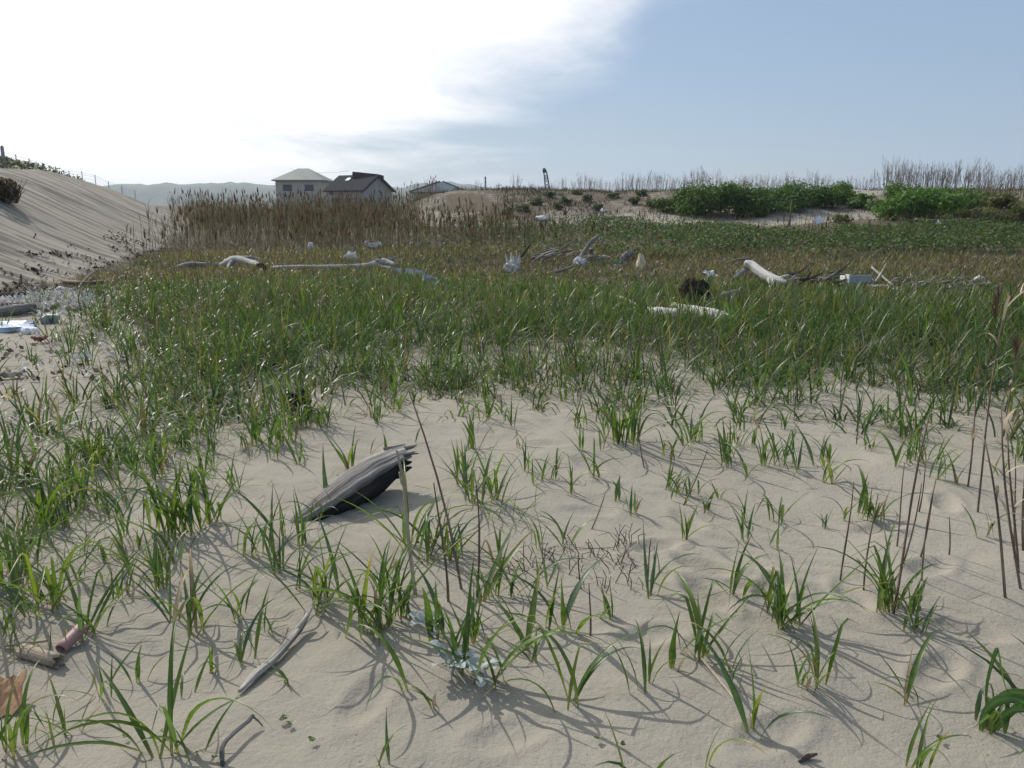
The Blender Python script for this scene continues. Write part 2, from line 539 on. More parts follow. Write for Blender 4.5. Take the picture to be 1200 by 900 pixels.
# ------------------------------------------------------------------ ground
DENS = [(60, 345, .1), (110, 345, .55), (200, 335, .9), (300, 330, .9), (400, 335, 1), (500, 340, .95), (600, 335, .8), (700, 335, .8), (800, 345, .8), (900, 345, 1), (1000, 345, 1), (1200, 345, 1), (1400, 345, 1),
        (-150, 350, 0), (0, 360, 0), (60, 375, .12), (120, 370, .55), (170, 365, .85),
        (-150, 420, .2), (30, 395, .14), (90, 390, .22), (150, 395, .35), (200, 385, .75), (300, 395, .95), (400, 395, .95), (500, 400, .85), (600, 395, .9), (700, 400, .95), (900, 400, 1), (1100, 400, 1), (1200, 400, 1), (1400, 400, 1),
        (30, 440, .22), (100, 440, .18), (150, 440, .3), (210, 440, .6), (300, 440, .95), (400, 440, .8), (460, 440, .6), (530, 440, .55), (600, 435, .6), (700, 440, .8), (800, 440, .8), (900, 440, .9), (1100, 440, 1), (1250, 440, 1),
        (-100, 480, .3), (30, 480, .34), (110, 480, .45), (180, 480, .75), (270, 480, .9), (340, 480, .75), (420, 475, .4), (500, 480, .26), (580, 480, .22), (650, 485, .16), (730, 480, .35), (820, 480, .3), (900, 480, .42), (1000, 480, .4), (1100, 480, .5), (1200, 480, .5), (1350, 480, .6),
        (-100, 530, .6), (20, 525, .65), (100, 525, .65), (200, 525, .85), (280, 520, .75), (340, 520, .42), (420, 530, .1), (480, 530, .05), (560, 525, .1), (650, 530, .07), (760, 525, .12), (850, 530, .12), (950, 530, .17), (1080, 530, .2), (1200, 530, .18),
        (-100, 580, .5), (40, 570, .55), (130, 570, .5), (210, 580, .65), (290, 570, .3), (360, 575, .12), (520, 580, .16), (640, 580, .14), (750, 580, .05), (900, 580, .07), (1050, 580, .08), (1200, 580, .07),
        (40, 630, .6), (120, 640, .6), (220, 620, .4), (310, 630, .28), (400, 640, .22), (470, 650, .22), (560, 640, .2), (640, 650, .16), (740, 650, .03), (900, 650, .02), (1050, 640, .03), (1200, 640, .03),
        (40, 690, .45), (140, 690, .3), (240, 700, .08), (330, 690, .12), (430, 700, .1), (560, 710, .06), (700, 720, .02), (900, 750, .02), (1150, 750, .01),
        (60, 780, .08), (200, 800, .04), (400, 800, .02), (700, 820, .01), (1000, 820, .01), (100, 900, .05), (500, 900, .01), (900, 900, .01), (-200, 700, .3), (-200, 850, .2), (1400, 650, .05), (1400, 850, .03)]
DENS = np.array(DENS, float)
def dens(px, py):
    # inverse distance weighting, rows tightened because depth is foreshortened
    px, py = np.asarray(px, float), np.asarray(py, float)
    o = np.zeros(px.shape)
    for i in range(0, px.size, 20000):
        a, b = px.ravel()[i:i + 20000, None], py.ravel()[i:i + 20000, None]
        w = 1 / (((a - DENS[:, 0]) / 1.6) ** 2 + ((b - DENS[:, 1])) ** 2 + 60) ** 2
        o.ravel()[i:i + 20000] = (w * DENS[:, 2]).sum(1) / w.sum(1)
    return o

def build_ground():
    ang = np.concatenate([np.linspace(-180, -52, 34)[:-1], np.linspace(-52, 52, 470), np.linspace(52, 180, 34)[1:-1]])
    ang = np.radians(ang)
    rad = np.concatenate([np.geomspace(.35, 1.3, 14)[:-1], np.geomspace(1.3, 12, 330)[:-1], np.geomspace(12, 75, 230)[:-1], np.geomspace(75, 3000, 50)])
    A, Rr = np.meshgrid(ang, rad)
    X, Y = Rr * np.sin(A), Rr * np.cos(A)
    Z = H(X, Y)
    na, nr = len(ang), len(rad)
    v = np.stack([X, Y, Z], -1).reshape(-1, 3)
    v = np.vstack([v, [[0, 0, gz(0, 0)]]])
    idx = np.arange(na * nr).reshape(nr, na)
    nx = np.roll(idx, -1, 1)
    q = np.stack([idx[:-1], nx[:-1], nx[1:], idx[1:]], -1).reshape(-1, 4)[:, ::-1]
    me = quads('ground', v, q, M['ground'], None, True)
    px, py = PX(v[:, 0], v[:, 1], v[:, 2])
    x, y = v[:, 0], v[:, 1]
    d = np.hypot(x, y)
    cov = dens(np.clip(px, -300, 1500), np.clip(py, 320, 900)) * (y > 1) * .55 * (.12 + .88 * sstep(6.5, 11, d))
    cov = np.where((d > 14) & (y > 0), np.maximum(cov, .72 * sstep(14, 19, d)), cov)
    # bare sand of the back dune and left dune
    tw = np.interp(y, TOE_Y, TOE_X)
    back = sstep(40, 44, y) * sstep(-11, -3, x)
    cov = cov * (1 - back * .92)
    cov = np.maximum(cov, back * (.10 + .24 * (1 - sstep(9, 15, x)) * sstep(46, 51, y) + .3 * sstep(.05, .3, fbm(x * .3, y * .3, 95, 3))))
    dune = sstep(-.3, .6, tw - x)
    cov = cov * (1 - dune)
    top = sstep(7.0, 8.2, tw - x)
    cov = np.maximum(cov, top * .8)
    cov = np.maximum(cov, sstep(64, 72, y) * .8)
    c = np.zeros((len(v), 4), np.float32)
    c[:, 0] = cov
    c[:, 1] = dune * (1 - top) * (y > 0)
    c[:, 3] = 1
    a = me.attributes.new('cover', 'FLOAT_COLOR', 'POINT')
    a.data.foreach_set('color', c.ravel())
    o = link('ground', me)
    tag(o, 'pale grey-brown beach sand rising into dunes at the left and back', 'sand', kind='structure')
build_ground()

# ------------------------------------------------------------------ distant setting: hills
def hills():
    xs = np.linspace(-1900, 900, 220)
    v, f = [], []
    for k, x in enumerate(xs):
        h = 42 + 22 * float(fbm(np.array(x * .004), np.array(.3), 5, 3)) + 7 * float(fbm(np.array(x * .05), np.array(.7), 6, 3))
        h *= float(1 - sstep(-150, 120, np.array(x)))
        v += [(x, 1500, -2), (x, 1560, h * .75), (x, 1640, h), (x, 2100, -2)]
    for k in range(len(xs) - 1):
        for j in range(3):
            f.append((k * 4 + j, k * 4 + 4 + j, k * 4 + 5 + j, k * 4 + 1 + j))
    o = link('hills', mesh('hills', v, f, M['hill'], True))
    tag(o, 'low wooded hills on the skyline behind the houses', 'hills', kind='structure')
hills()

# ------------------------------------------------------------------ houses, poles, tower, fence
def place(o, P):
    o.location = P
def build_house():
    g = AT(424, 217, 128)
    base = empty('house', (g.x, 128, gz(g.x, 128) - .1), 'grey plastered house with dark gabled roof and a raised skylight dormer', 'house', rz=R(-32))
    # local frame: near corner at origin, eave side runs to -x, gable end runs to +y
    Lx, W, he, hr = 7.6, 7.0, 3.35, 5.55
    v = [(-Lx, 0, 0), (0, 0, 0), (0, W, 0), (-Lx, W, 0), (-Lx, 0, he), (0, 0, he), (0, W, he), (-Lx, W, he), (-Lx, W / 2, hr), (0, W / 2, hr)]
    f = [(0, 1, 5, 4), (1, 2, 6, 9, 5), (2, 3, 7, 6), (3, 0, 4, 8, 7)]
    link('wall', mesh('wall', v, f, M['wall']), base)
    ov, th = .45, .2
    s = (hr - he) / (W / 2)
    def slab(y0, y1, name, x0=-Lx - ov, x1=ov):
        z = lambda y: he + s * (y if y <= W / 2 else W - y) + .05
        vv = [(x0, y0, z(y0)), (x1, y0, z(y0)), (x1, y1, z(y1)), (x0, y1, z(y1))]
        vv += [(a, b, c + th) for a, b, c in vv]
        return link(name, mesh(name, vv, [(0, 3, 2, 1), (4, 5, 6, 7), (0, 1, 5, 4), (1, 2, 6, 5), (2, 3, 7, 6), (3, 0, 4, 7)], M['roof']), base)
    r1 = slab(-ov, W / 2, 'roof')
    slab(W + ov, W / 2 + .003, 'roof')
    # raised wedge along the ridge, its open end to the left
    z0 = hr + .2
    xl, xr = -4.3, .35
    yl, yh = W / 2 - 1.0, W / 2 + 1.3
    vv = [(xl, yl, z0 - .75), (xr, yl + .8, z0 - .4), (xr, yh, z0 - .7), (xl, yh, z0 - .7), (xl, yl + .15, z0 + .55), (xr, yl + .9, z0 + .1), (xr, yh, z0 - .1), (xl, yh, z0 + .5)]
    link('dormer', mesh('dormer', vv, [(0, 3, 2, 1), (4, 5, 6, 7), (0, 1, 5, 4), (1, 2, 6, 5), (2, 3, 7, 6), (3, 0, 4, 7)], M['roof']), base)
    vv, ff = box((-5.2, 1.9, 0), (-4.5, 2.5, .12))
    vv = [(a, b, c + he + s * b + .3) for a, b, c in vv]
    sk = link('skylight', mesh('skylight', vv, ff, M['white']), base)
    # gable barge boards
    for y0, y1 in ((-ov, W / 2), (W + ov, W / 2)):
        z = lambda y: he + s * (y if y <= W / 2 else W - y) - .12
        vv = [(ov + .003, y0, z(y0)), (ov + .08, y0, z(y0)), (ov + .08, y1, z(y1)), (ov + .003, y1, z(y1))]
        vv += [(a, b, c + .36) for a, b, c in vv]
        link('barge_board', mesh('barge_board', vv, [(0, 3, 2, 1), (4, 5, 6, 7), (0, 1, 5, 4), (1, 2, 6, 5), (2, 3, 7, 6), (3, 0, 4, 7)], M['roof']), base)
    for x0 in (-6.3, -3.4):
        vv, ff = box((x0, -.05, 1.0), (x0 + 1.5, .05, 2.2))
        w = link('window', mesh('window', vv, ff, M['glass']), base)
        vv, ff = box((x0 - .08, -.09, .9), (x0 + 1.58, -.052, .99))
        link('sill', mesh('sill', vv, ff, M['white']), w)
build_house()
def hip_house(pxl, pxr, pyt, pye, Y, roofm, label, dep=8.0, ridge=.0, flat_cap=False):
    a, b, t = AT(pxl, pye, Y), AT(pxr, pye, Y), AT((pxl + pxr) / 2, pyt, Y)
    w = b.x - a.x
    gzz = min(gz(a.x, Y), gz(b.x, Y + dep)) - .15
    e = empty('house', ((a.x + b.x) / 2, Y, gzz), label, 'house')
    he, hr = a.z - gzz, t.z - gzz
    vv, ff = box((-w / 2 + .5, .5, 0), (w / 2 - .5, dep - .5, he + .05))
    link('wall', mesh('wall', vv, ff, M['wallb']), e)
    rl = w * ridge / 2
    v = [(-w / 2, 0, he), (w / 2, 0, he), (w / 2, dep, he), (-w / 2, dep, he), (-w / 2, 0, he + .18), (w / 2, 0, he + .18), (w / 2, dep, he + .18), (-w / 2, dep, he + .18), (-rl - .05, dep / 2, hr), (rl + .05, dep / 2, hr)]
    f = [(0, 3, 2, 1), (0, 1, 5, 4), (1, 2, 6, 5), (2, 3, 7, 6), (3, 0, 4, 7), (4, 5, 9, 8), (5, 6, 9), (6, 7, 8, 9), (7, 4, 8)]
    r = link('roof', mesh('roof', v, f, roofm), e)
    if flat_cap:
        for (p, q) in (((-w / 2, 0, he + .2), (-rl, dep / 2, hr + .05)), ((w / 2, 0, he + .2), (rl, dep / 2, hr + .05)), ):
            vv, ff, gg = tube([p, q], [.13, .13], 6)
            link('ridge_cap', mesh('ridge_cap', vv, ff, M['roof']), r)
    for x0 in (-w * .3, w * .12):
        vv, ff = box((x0, .44, he - 1.7), (x0 + 1.5, .497, he - .6))
        wn = link('window', mesh('window', vv, ff, M['glass']), e)
        vv, ff = box((x0 - .06, .40, he - 1.8), (x0 + 1.56, .437, he - 1.72))
        link('sill', mesh('sill', vv, ff, M['white']), wn)
    return e
hip_house(480, 549, 212, 226, 150, M['roofb'], 'house with low blue-grey hipped roof beyond the dune', 10.5, .06, True)
hip_house(573, 613, 220.5, 224.5, 165, M['roofb'], 'long low building with flat grey roof showing over the sandy crest', 8, .8)
hip_house(318, 379, 196, 212, 140, M['roofg'], 'house with green-grey roof beside the grey gabled house', 9, .2)

def pole(px, pyt, Y, r, label, cat='pole', arm=False, lean=0):
    t = AT(px, pyt, Y)
    z0 = gz(t.x, Y) - .2
    e = empty('utility_pole', (t.x, Y, z0), label, cat)
    h = t.z - z0
    v, f, g = tube([(0, 0, 0), (lean * .5, 0, h * .5), (lean, 0, h)], [r, r * .9, r * .75], 10)
    link('post', mesh('post', v, f, M['concrete'], False), e)
    if arm:
        v, f = box((-.7 + lean, -.06, h * .92), (.7 + lean, .06, h * .92 + .12))
        c = link('crossarm', mesh('crossarm', v, f, M['metal']), e)
        for x in (-.6, .6):
            v, f, g = tube([(x + lean, 0, h * .92 + .12), (x + lean, 0, h * .92 + .36)], [.06, .05], 6)
            link('insulator', mesh('insulator', v, f, M['white']), c)
    else:
        v, f, g = tube([(lean, 0, h), (lean, 0, h + .12)], [r * .9, r * .5], 8)
        link('cap', mesh('cap', v, f, M['metal']), e)
    return e
pole(568.8, 208, 118, .16, 'plain concrete utility pole standing past the sandy crest')
pole(584.5, 215, 190, .14, 'short far-off pole with a crossarm behind the flat-roofed building', arm=True)
def lattice():
    Y = 100
    b = AT(643.5, 228, Y); t = AT(638.8, 198.5, Y)
    z0 = gz(b.x, Y) - .2
    e = empty('lattice_mast', (b.x, Y, z0), 'dark leaning lattice crane mast rising behind the dune', 'mast')
    h = t.z - z0; lean = t.x - b.x
    def c(k, s):                                  # corner k at height fraction s
        w = .36 - .2 * s
        bx = lean * (s ** 1.3)
        if s > .86: bx -= (s - .86) * .7
        return Vector((bx + (w if k in (0, 3) else -w), (w if k < 2 else -w), h * s))
    lv = [i / 9 for i in range(10)]
    for k in range(4):
        v, f, g = tube([c(k, s) for s in lv], [.06] * 10, 5)
        link('leg', mesh('leg', v, f, M['metal']), e)
    for i in range(9):
        for k in range(4):
            v, f, g = tube([c(k, lv[i]), c((k + 1) % 4, lv[i + 1])], [.035] * 2, 4)
            link('brace', mesh('brace', v, f, M['metal']), e)
        if i % 2:
            for k in range(4):
                v, f, g = tube([c(k, lv[i]), c((k + 1) % 4, lv[i])], [.035] * 2, 4)
                link('brace', mesh('brace', v, f, M['metal']), e)
    v, f = lump(.2, .2, .4, 3, 10, 6, .1)
    tp = c(0, .93)
    v = [(a + lean - .12, b_, z + h * .93) for a, b_, z in v]
    link('boom_head', mesh('boom_head', v, f, M['metal']), e)
lattice()
def fence():
    P = []
    for i in range(14):
        px = -40 + i * 15
        tw_y = 33 + i * 1.9
        r = ray(px, 195)
        x = r[0] / r[1] * tw_y
        P.append(Vector((x, tw_y, gz(x, tw_y))))
    e = empty('wire_fence', P[0], 'pale wire fence on thin posts along the dune top', 'fence')
    for p in P:
        q = p - P[0]
        v, f, g = tube([q - Vector((0, 0, .12)), q + Vector((0, 0, .62 + .12 * random.random()))], [.028, .026], 6)
        link('post', mesh('post', v, f, M['wire']), e)
    for h in (.12, .3, .48, .6):
        v, f, g = tube([p - P[0] + Vector((0, -.03, h)) for p in P], [.007] * len(P), 4)
        link('wire', mesh('wire', v, f, M['wire']), e)
    a = AT(5, 193, 34); b = AT(2.2, 172, 34)
    z0 = gz(a.x, 34) - .15
    o = empty('fence_post', (a.x, 34, z0), 'thick grey post standing alone taller than the wire fence', 'post')
    v, f, g = tube([(0, 0, 0), (b.x - a.x, 0, b.z - z0)], [.075, .065], 8)
    link('shaft', mesh('shaft', v, f, M['concrete']), o)
    v, f, g = tube([(b.x - a.x, 0, b.z - z0), (b.x - a.x, 0, b.z - z0 + .05)], [.06, .02], 8)
    link('cap', mesh('cap', v, f, M['metal']), o)
fence()
def wires():
    for k, (p0, p1, Y0, Y1) in enumerate([((350, 197.5), (392, 209.5), 144, 131), ((340, 197.5), (409, 200), 144, 131)]):
        a, b = AT(*p0, Y0), AT(*p1, Y1)
        pts = [a.lerp(b, s) - Vector((0, 0, .5 * 4 * s * (1 - s))) for s in [i / 12 for i in range(13)]]
        limb('power_line', [(p, .02) for p in pts], M['metal'], ['lower cable between the green-grey and dark roofs', 'upper cable reaching the dormer of the grey gabled house'][k], 'cable', seg=16, n=4, groove=0, wob=0)
wires()

# ------------------------------------------------------------------ shrubs on the dune
def leaf_cloud(n, shape, size, cols, seed):
    """n small leaf quads through a volume; shape(rng,n)->points, outward dirs"""
    r_ = np.random.default_rng(seed)
    p, d = shape(r_, n)
    nrm = d + r_.normal(0, .65, (n, 3)) + np.array([0, 0, .35])
    nrm /= np.linalg.norm(nrm, axis=1)[:, None]
    a = np.cross(nrm, r_.normal(0, 1, (n, 3)))
    a /= np.linalg.norm(a, axis=1)[:, None]
    b = np.cross(nrm, a)
    s = size * (.6 + .8 * r_.random(n))[:, None]
    v = np.stack([p - a * s * .5, p - b * s * .34 + nrm * s * .1, p + a * s * .62, p + b * s * .34 + nrm * s * .1], 1).reshape(-1, 3)
    q = np.arange(n * 4).reshape(-1, 4)
    cols = np.array(cols)
    c = cols[r_.integers(0, len(cols), n)] * (.75 + .5 * r_.random((n, 1)))
    return v, q, np.repeat(c, 4, 0)
BG = [(.065, .125, .03), (.09, .165, .04), (.055, .105, .032), (.125, .20, .05)]
def bush(px, py, w, h, label, seed, cols=BG, n=2300, leaf=.15, group=None, name='shrub', dy=0):
    g = G(px, py)
    g.y += dy; g.z = gz(g.x, g.y)
    e = empty(name, (g.x, g.y, g.z), label, 'shrub', group)
    r0 = np.random.default_rng(seed)
    lob = [(r0.uniform(-.62, .62) * w / 2, r0.uniform(-.5, .5) * w / 2, (.14 + .6 * r0.random() ** 1.3) * h, r0.uniform(.24, .42)) for _ in range(15)]
    def shp(r_, n):
        k = r_.integers(0, len(lob), n)
        lb = np.array(lob)[k]
        d = r_.normal(0, 1, (n, 3)); d /= np.linalg.norm(d, axis=1)[:, None]
        rr = (r_.random(n) ** .4)[:, None]
        sc = lb[:, 3:4] * np.array([[w * .58, w * .58, h * .72]])
        p = lb[:, :3] + d * rr * sc * (1 + .25 * r_.normal(0, 1, (n, 1)) * (r_.random((n, 1)) < .3))
        p[:, 2] = np.maximum(p[:, 2], .03 + np.abs(r_.normal(0, .05, n)))
        return p, d
    v, q, c = leaf_cloud(n, shp, leaf, cols, seed + 5)
    tag(link('foliage', quads('foliage', v, q, M['bush'], c), e), kind='stuff')
    for k in range(5):
        x, y, z, _ = lob[k]
        v, f, gg = tube([(x * .15, y * .15, -.1), (x * .5, y * .5, z * .5), (x, y, z)], [.025, .018, .008], 6, .1, k)
        link('stem', mesh('stem', v, f, M['brown'], False, None, gg), e)
    return e
bl = [(792, 246, 1.9, 1.75, 'rounded dark green shrub at the left end of the shrub row on the dune'),
      (822, 249, 2.4, 1.95, 'broad dark green shrub spilling lowest down the dune sand'),
      (858, 250, 2.5, 2.0, 'dense green shrub with ragged foot between the broad shrubs of the row'),
      (893, 247, 2.4, 1.8, 'spreading green shrub where the shrub row bends up the dune'),
      (926, 241, 2.1, 1.6, 'dark leafy shrub rising above the bare dune sand strip'),
      (958, 239, 2.0, 1.4, 'lower green shrub near the right end of the shrub row'),
      (910, 246, 2.0, 1.5, 'leafy green shrub closing the gap mid-way along the shrub row'),
      (986, 238, 1.7, 1.15, 'trailing low shrub tapering off the shrub row'),
      (1008, 243, 1.0, .85, 'small ball-shaped green shrub standing alone on the sand'),
      (1052, 251, 2.2, 2.3, 'tall rounded shrub at the left of the big shrub clump'),
      (1078, 259, 2.6, 2.3, 'bright green broad-leaved shrub at the front of the big shrub clump'),
      (1108, 256, 2.5, 1.9, 'wide dull green shrub in the middle of the big shrub clump'),
      (1140, 254, 2.4, 1.7, 'loose dull green shrub thinning into dry reeds'),
      (1172, 262, 2.4, 1.4, 'low tangled olive shrub among dry twigs'),
      (1208, 262, 2.4, 1.4, 'yellow-green shrub beside the dry reeds at the dune end')]
for i, (px, py, w, h, lab) in enumerate(bl):
    cols = BG if i not in (12, 13, 14) else [(.09, .10, .04), (.12, .13, .05), (.14, .12, .07), (.07, .09, .035)]
    if i == 10: cols = [(.08, .17, .03), (.11, .21, .045), (.07, .14, .03)]
    bush(px, py + (3 if i < 6 else 0), w * 1.75, h * (1.0 if i < 9 else .95) * (.82 + .36 * ((i * 37) % 10) / 9), lab, 100 + i, cols, 4600 if w > 1.5 else 1300, .14)
small = [(645, 231), (663, 240), (690, 236), (676, 228), (630, 240), (700, 246), (742, 240), (596, 252), (612, 248), (720, 232), (752, 230), (765, 243), (655, 246), (1030, 243), (985, 262)]
for i, (px, py) in enumerate(small):
    bush(px, py, .8 + .5 * random.random(), .35 + .25 * random.random(), 'small low green plant dotted on the sandy crest of the back dune', 200 + i, [(.07, .10, .035), (.10, .12, .05), (.06, .09, .03)], 330, .11, 'small plants dotted on the back dune', 'low_plant')
# brown shrub on the left dune
def brown_shrub():
    g = G(4, 236)
    e = empty('dry_shrub', g, 'dry brown shrub clinging to the bare left dune face', 'shrub')
    r_ = random.Random(4)
    for k in range(46):
        a = r_.random() * 6.28; l = .3 + .42 * r_.random(); s = .2 + .45 * r_.random()
        p = Vector((math.cos(a) * .35 * r_.random(), math.sin(a) * .3 * r_.random(), -.05))
        q = p + Vector((math.cos(a) * l * s, math.sin(a) * l * s, l * .9))
        v, f, gg = tube([p, p.lerp(q, .5) + Vector((0, 0, .06)), q], [.012, .009, .004], 4, 0, k)
        link('twig', mesh('twig', v, f, M['brown'], False, None, gg), e)
    def shp(rr, n):
        d = rr.normal(0, 1, (n, 3)); d /= np.linalg.norm(d, axis=1)[:, None]
        p = d * (rr.random(n) ** .4)[:, None] * np.array([.42, .38, .32]) + np.array([0, 0, .3])
        p[:, 2] = np.maximum(p[:, 2], .02)
        return p, d
    v, q, c = leaf_cloud(900, shp, .09, [(.07, .05, .03), (.11, .08, .05), (.05, .04, .025)], 9)
    tag(link('foliage', quads('foliage', v, q, M['bush'], c), e), kind='stuff')
brown_shrub()

# ------------------------------------------------------------------ blades
def blades(pos, az, ln, wd, lean, curl, cb, ct, K=4, clampz=None, tw=None):
    """strips: returns verts, quads, colours. cb / ct: base and tip colours (N,3)"""
    n = len(pos)
    dirh = np.stack([np.cos(az), np.sin(az), np.zeros(n)], 1)
    t2 = az + np.pi / 2 + (0 if tw is None else tw)
    side = np.stack([np.cos(t2), np.sin(t2), np.zeros(n)], 1)
    p = pos.copy()
    vs, cs = [], []
    for k in range(K + 1):
        t = k / K
        w = wd * (.75 + .5 * t if t < .3 else .9 * (1 - ((t - .3) / .7) ** 1.7) + .03)
        vs.append(p - side * w[:, None] * .5); vs.append(p + side * w[:, None] * .5)
        c = cb + (ct - cb) * t ** 1.6
        cs.append(c); cs.append(c)
        ph = lean + curl * (t + .5 / K) ** 1.2
        step = (ln / K)[:, None] * (np.sin(ph)[:, None] * dirh + np.cos(ph)[:, None] * np.array([0, 0, 1.0]))
        p = p + step
        if clampz is not None:
            p[:, 2] = np.maximum(p[:, 2], clampz + .006)
    V = np.stack(vs, 1)                            # n, 2(K+1), 3
    C = np.stack(cs, 1)
    base = (np.arange(n) * 2 * (K + 1))[:, None]
    q = np.concatenate([np.stack([base + 2 * k, base + 2 * k + 1, base + 2 * k + 3, base + 2 * k + 2], -1) for k in range(K)], 1).reshape(-1, 4)
    return V.reshape(-1, 3), q, C.reshape(-1, 3)
def join(parts):
    V, Q, C, o = [], [], [], 0
    for v, q, c in parts:
        V.append(v); Q.append(q + o); C.append(c); o += len(v)
    return np.vstack(V), np.vstack(Q), np.vstack(C)

# reeds behind the wrack line
def reed_bed():
    n0 = 76000
    y = rng.uniform(21, 60, n0)
    px = rng.uniform(150, 1330, n0)
    x = (px - 600) / F * y
    keep = rng.random(n0) < y / 60
    x, y, px = x[keep], y[keep], px[keep]
    tw_ = np.interp(y, TOE_Y, TOE_X)
    cl = .5 + 1.1 * fbm(x * .3, y * .3, 401, 3)
    d = np.where(x < -5.0, sstep(23, 26, y) * (1 - .6 * sstep(45, 55, y)), 0)
    d = np.where((x >= -5.0) & (x < 6), sstep(24, 27, y) * (1 - sstep(35, 41, y)) * (1 - .85 * sstep(-2, 4, x)), d)
    d = np.where(x >= 6, .11 * sstep(24, 28, y) * (1 - sstep(38, 43, y)), d)
    d = d * sstep(-1.2, .8, x - tw_)
    d = np.maximum(d, .2 * ((x - tw_ > -1.0) & (x - tw_ < .7) & (y > 17) & (x < -6)))
    # dry stand where the shrubs thin out at the right
    d = np.maximum(d, .7 * ((px > 1130) & (y > 47) & (y < 58)))
    k = rng.random(len(x)) < d * np.clip(cl, .15, 1.2) * .95
    x, y = x[k], y[k]
    n = len(x)
    z = H(x, y)
    hgt = np.where(x < 0, .55 + .85 * rng.random(n) ** 1.6, rng.uniform(.4, .95, n)) * (.8 + .5 * sstep(24, 36, y)) * np.where(x < -8, 1.08, .92)
    az = rng.uniform(0, 2 * np.pi, n)
    pos = np.stack([x, y, z], 1)
    brown = np.array([.115, .085, .058]); tan = np.array([.19, .15, .10]); grey = np.array([.14, .122, .098]); grn = np.array([.065, .095, .035])
    pal = np.stack([brown, tan, grey])
    c = pal[rng.integers(0, 3, n)] * rng.uniform(.7, 1.2, (n, 1))
    ln_ = rng.uniform(.02, .22, n)
    parts = [blades(pos, az, hgt, np.full(n, .016), ln_, rng.uniform(0, .25, n), c, c, 2)]
    # leaves up the stalk, some green low down
    for m in range(3):
        fr = rng.uniform(.08, .7, n)
        a2 = rng.uniform(0, 2 * np.pi, n)
        pb = pos + np.stack([np.cos(az) * np.sin(ln_), np.sin(az) * np.sin(ln_), np.cos(ln_)], 1) * (hgt * fr)[:, None]
        g = (rng.random(n) < .75 * (1 - fr))[:, None]
        cc = np.where(g, grn * rng.uniform(.7, 1.4, (n, 1)), pal[rng.integers(0, 3, n)] * rng.uniform(.7, 1.2, (n, 1)))
        parts.append(blades(pb, a2, hgt * rng.uniform(.3, .55, n), np.full(n, .022), rng.uniform(.1, .6, n), rng.uniform(.4, 1.6, n), cc, cc, 2))
    pl = rng.random(n) < np.where(x < 5, .22, .1)
    tip = pos + np.stack([np.cos(az) * np.sin(ln_ + .08), np.sin(az) * np.sin(ln_ + .08), np.cos(ln_ + .08)], 1) * (hgt * .88)[:, None]
    plc = np.array([.10, .06, .042]) * rng.uniform(.6, 1.5, (n, 1))
    for m in range(2):
        parts.append(blades(tip[pl], az[pl] + m * 1.5, rng.uniform(.17, .3, n)[pl], np.full(n, .055)[pl], ln_[pl], rng.uniform(0, .35, n)[pl], plc[pl], plc[pl] * 1.15, 3))
    v, q, c = join(parts)
    o = link('reed_bed', quads('reed_bed', v, q, M['dry'], c))
    tag(o, 'standing mass of brown dry reeds with feathery seed heads before the back dune', 'reeds', kind='stuff')
    print('reeds', n, len(q))
reed_bed()

def creeper():
    n0 = 230000
    y = rng.uniform(20.5, 46, n0)
    px = rng.uniform(480, 1330, n0)
    x = (px - 600) / F * y
    cl = fbm(x * .45, y * .45, 421, 3)
    edge = 37.5 + 3.0 * fbm(x * .25, x * 0, 431, 2) - 4.2 * np.exp(-((px - 1060) / 75) ** 2)
    d = sstep(22, 24.5, y + 1.5 * cl) * (1 - sstep(edge - 1.5, edge + 2.5, y)) * sstep(-3.5, 5, x + 3 * cl) * np.clip(.55 + 2.1 * cl, .05, 1)
    d = np.maximum(d, .75 * np.exp(-((y - 45.5) / 2) ** 2) * (px > 1090) * (px < 1330))
    k = rng.random(n0) < d * np.clip(y / 36, .4, 1)
    x, y, cl = x[k], y[k], cl[k]
    n = len(x)
    z = H(x, y)
    hh = (.16 + .85 * np.clip(cl + .25, 0, .7)) * rng.random(n) ** .6
    p = np.stack([x, y, z + .02 + hh], 1)
    def shp(r_, m):
        return p, np.tile(np.array([0, -.3, .8]), (m, 1)) + r_.normal(0, .5, (m, 3))
    v, q, c = leaf_cloud(n, shp, .085, [(.07, .125, .03), (.10, .17, .04), (.075, .12, .035), (.13, .18, .05), (.13, .11, .065)], 77)
    o = link('creeping_plants', quads('creeping_plants', v, q, M['bush'], c))
    tag(o, 'low green creeping plants covering the ground before the bare dune strip', 'ground cover', kind='stuff')
    # green fringe plants on the dune top at the left
    n = 20000
    y = rng.uniform(24, 62, n); px = rng.uniform(-150, 240, n); x = (px - 600) / F * y
    tw_ = np.interp(y, TOE_Y, TOE_X)
    k = (tw_ - x > 6.5) & (tw_ - x < 13)
    x, y = x[k], y[k]; n = len(x)
    p = np.stack([x, y, H(x, y) + .02 + .34 * rng.random(n)], 1)
    v, q, c = leaf_cloud(n, lambda r_, m: (p, np.tile(np.array([0, -.3, .8]), (m, 1))), .15, [(.055, .08, .03), (.08, .10, .04), (.10, .09, .05)], 78)
    o = link('dune_top_plants', quads('dune_top_plants', v, q, M['bush'], c))
    tag(o, 'band of low dark green plants along the top of the left dune', 'ground cover', kind='stuff')
creeper()

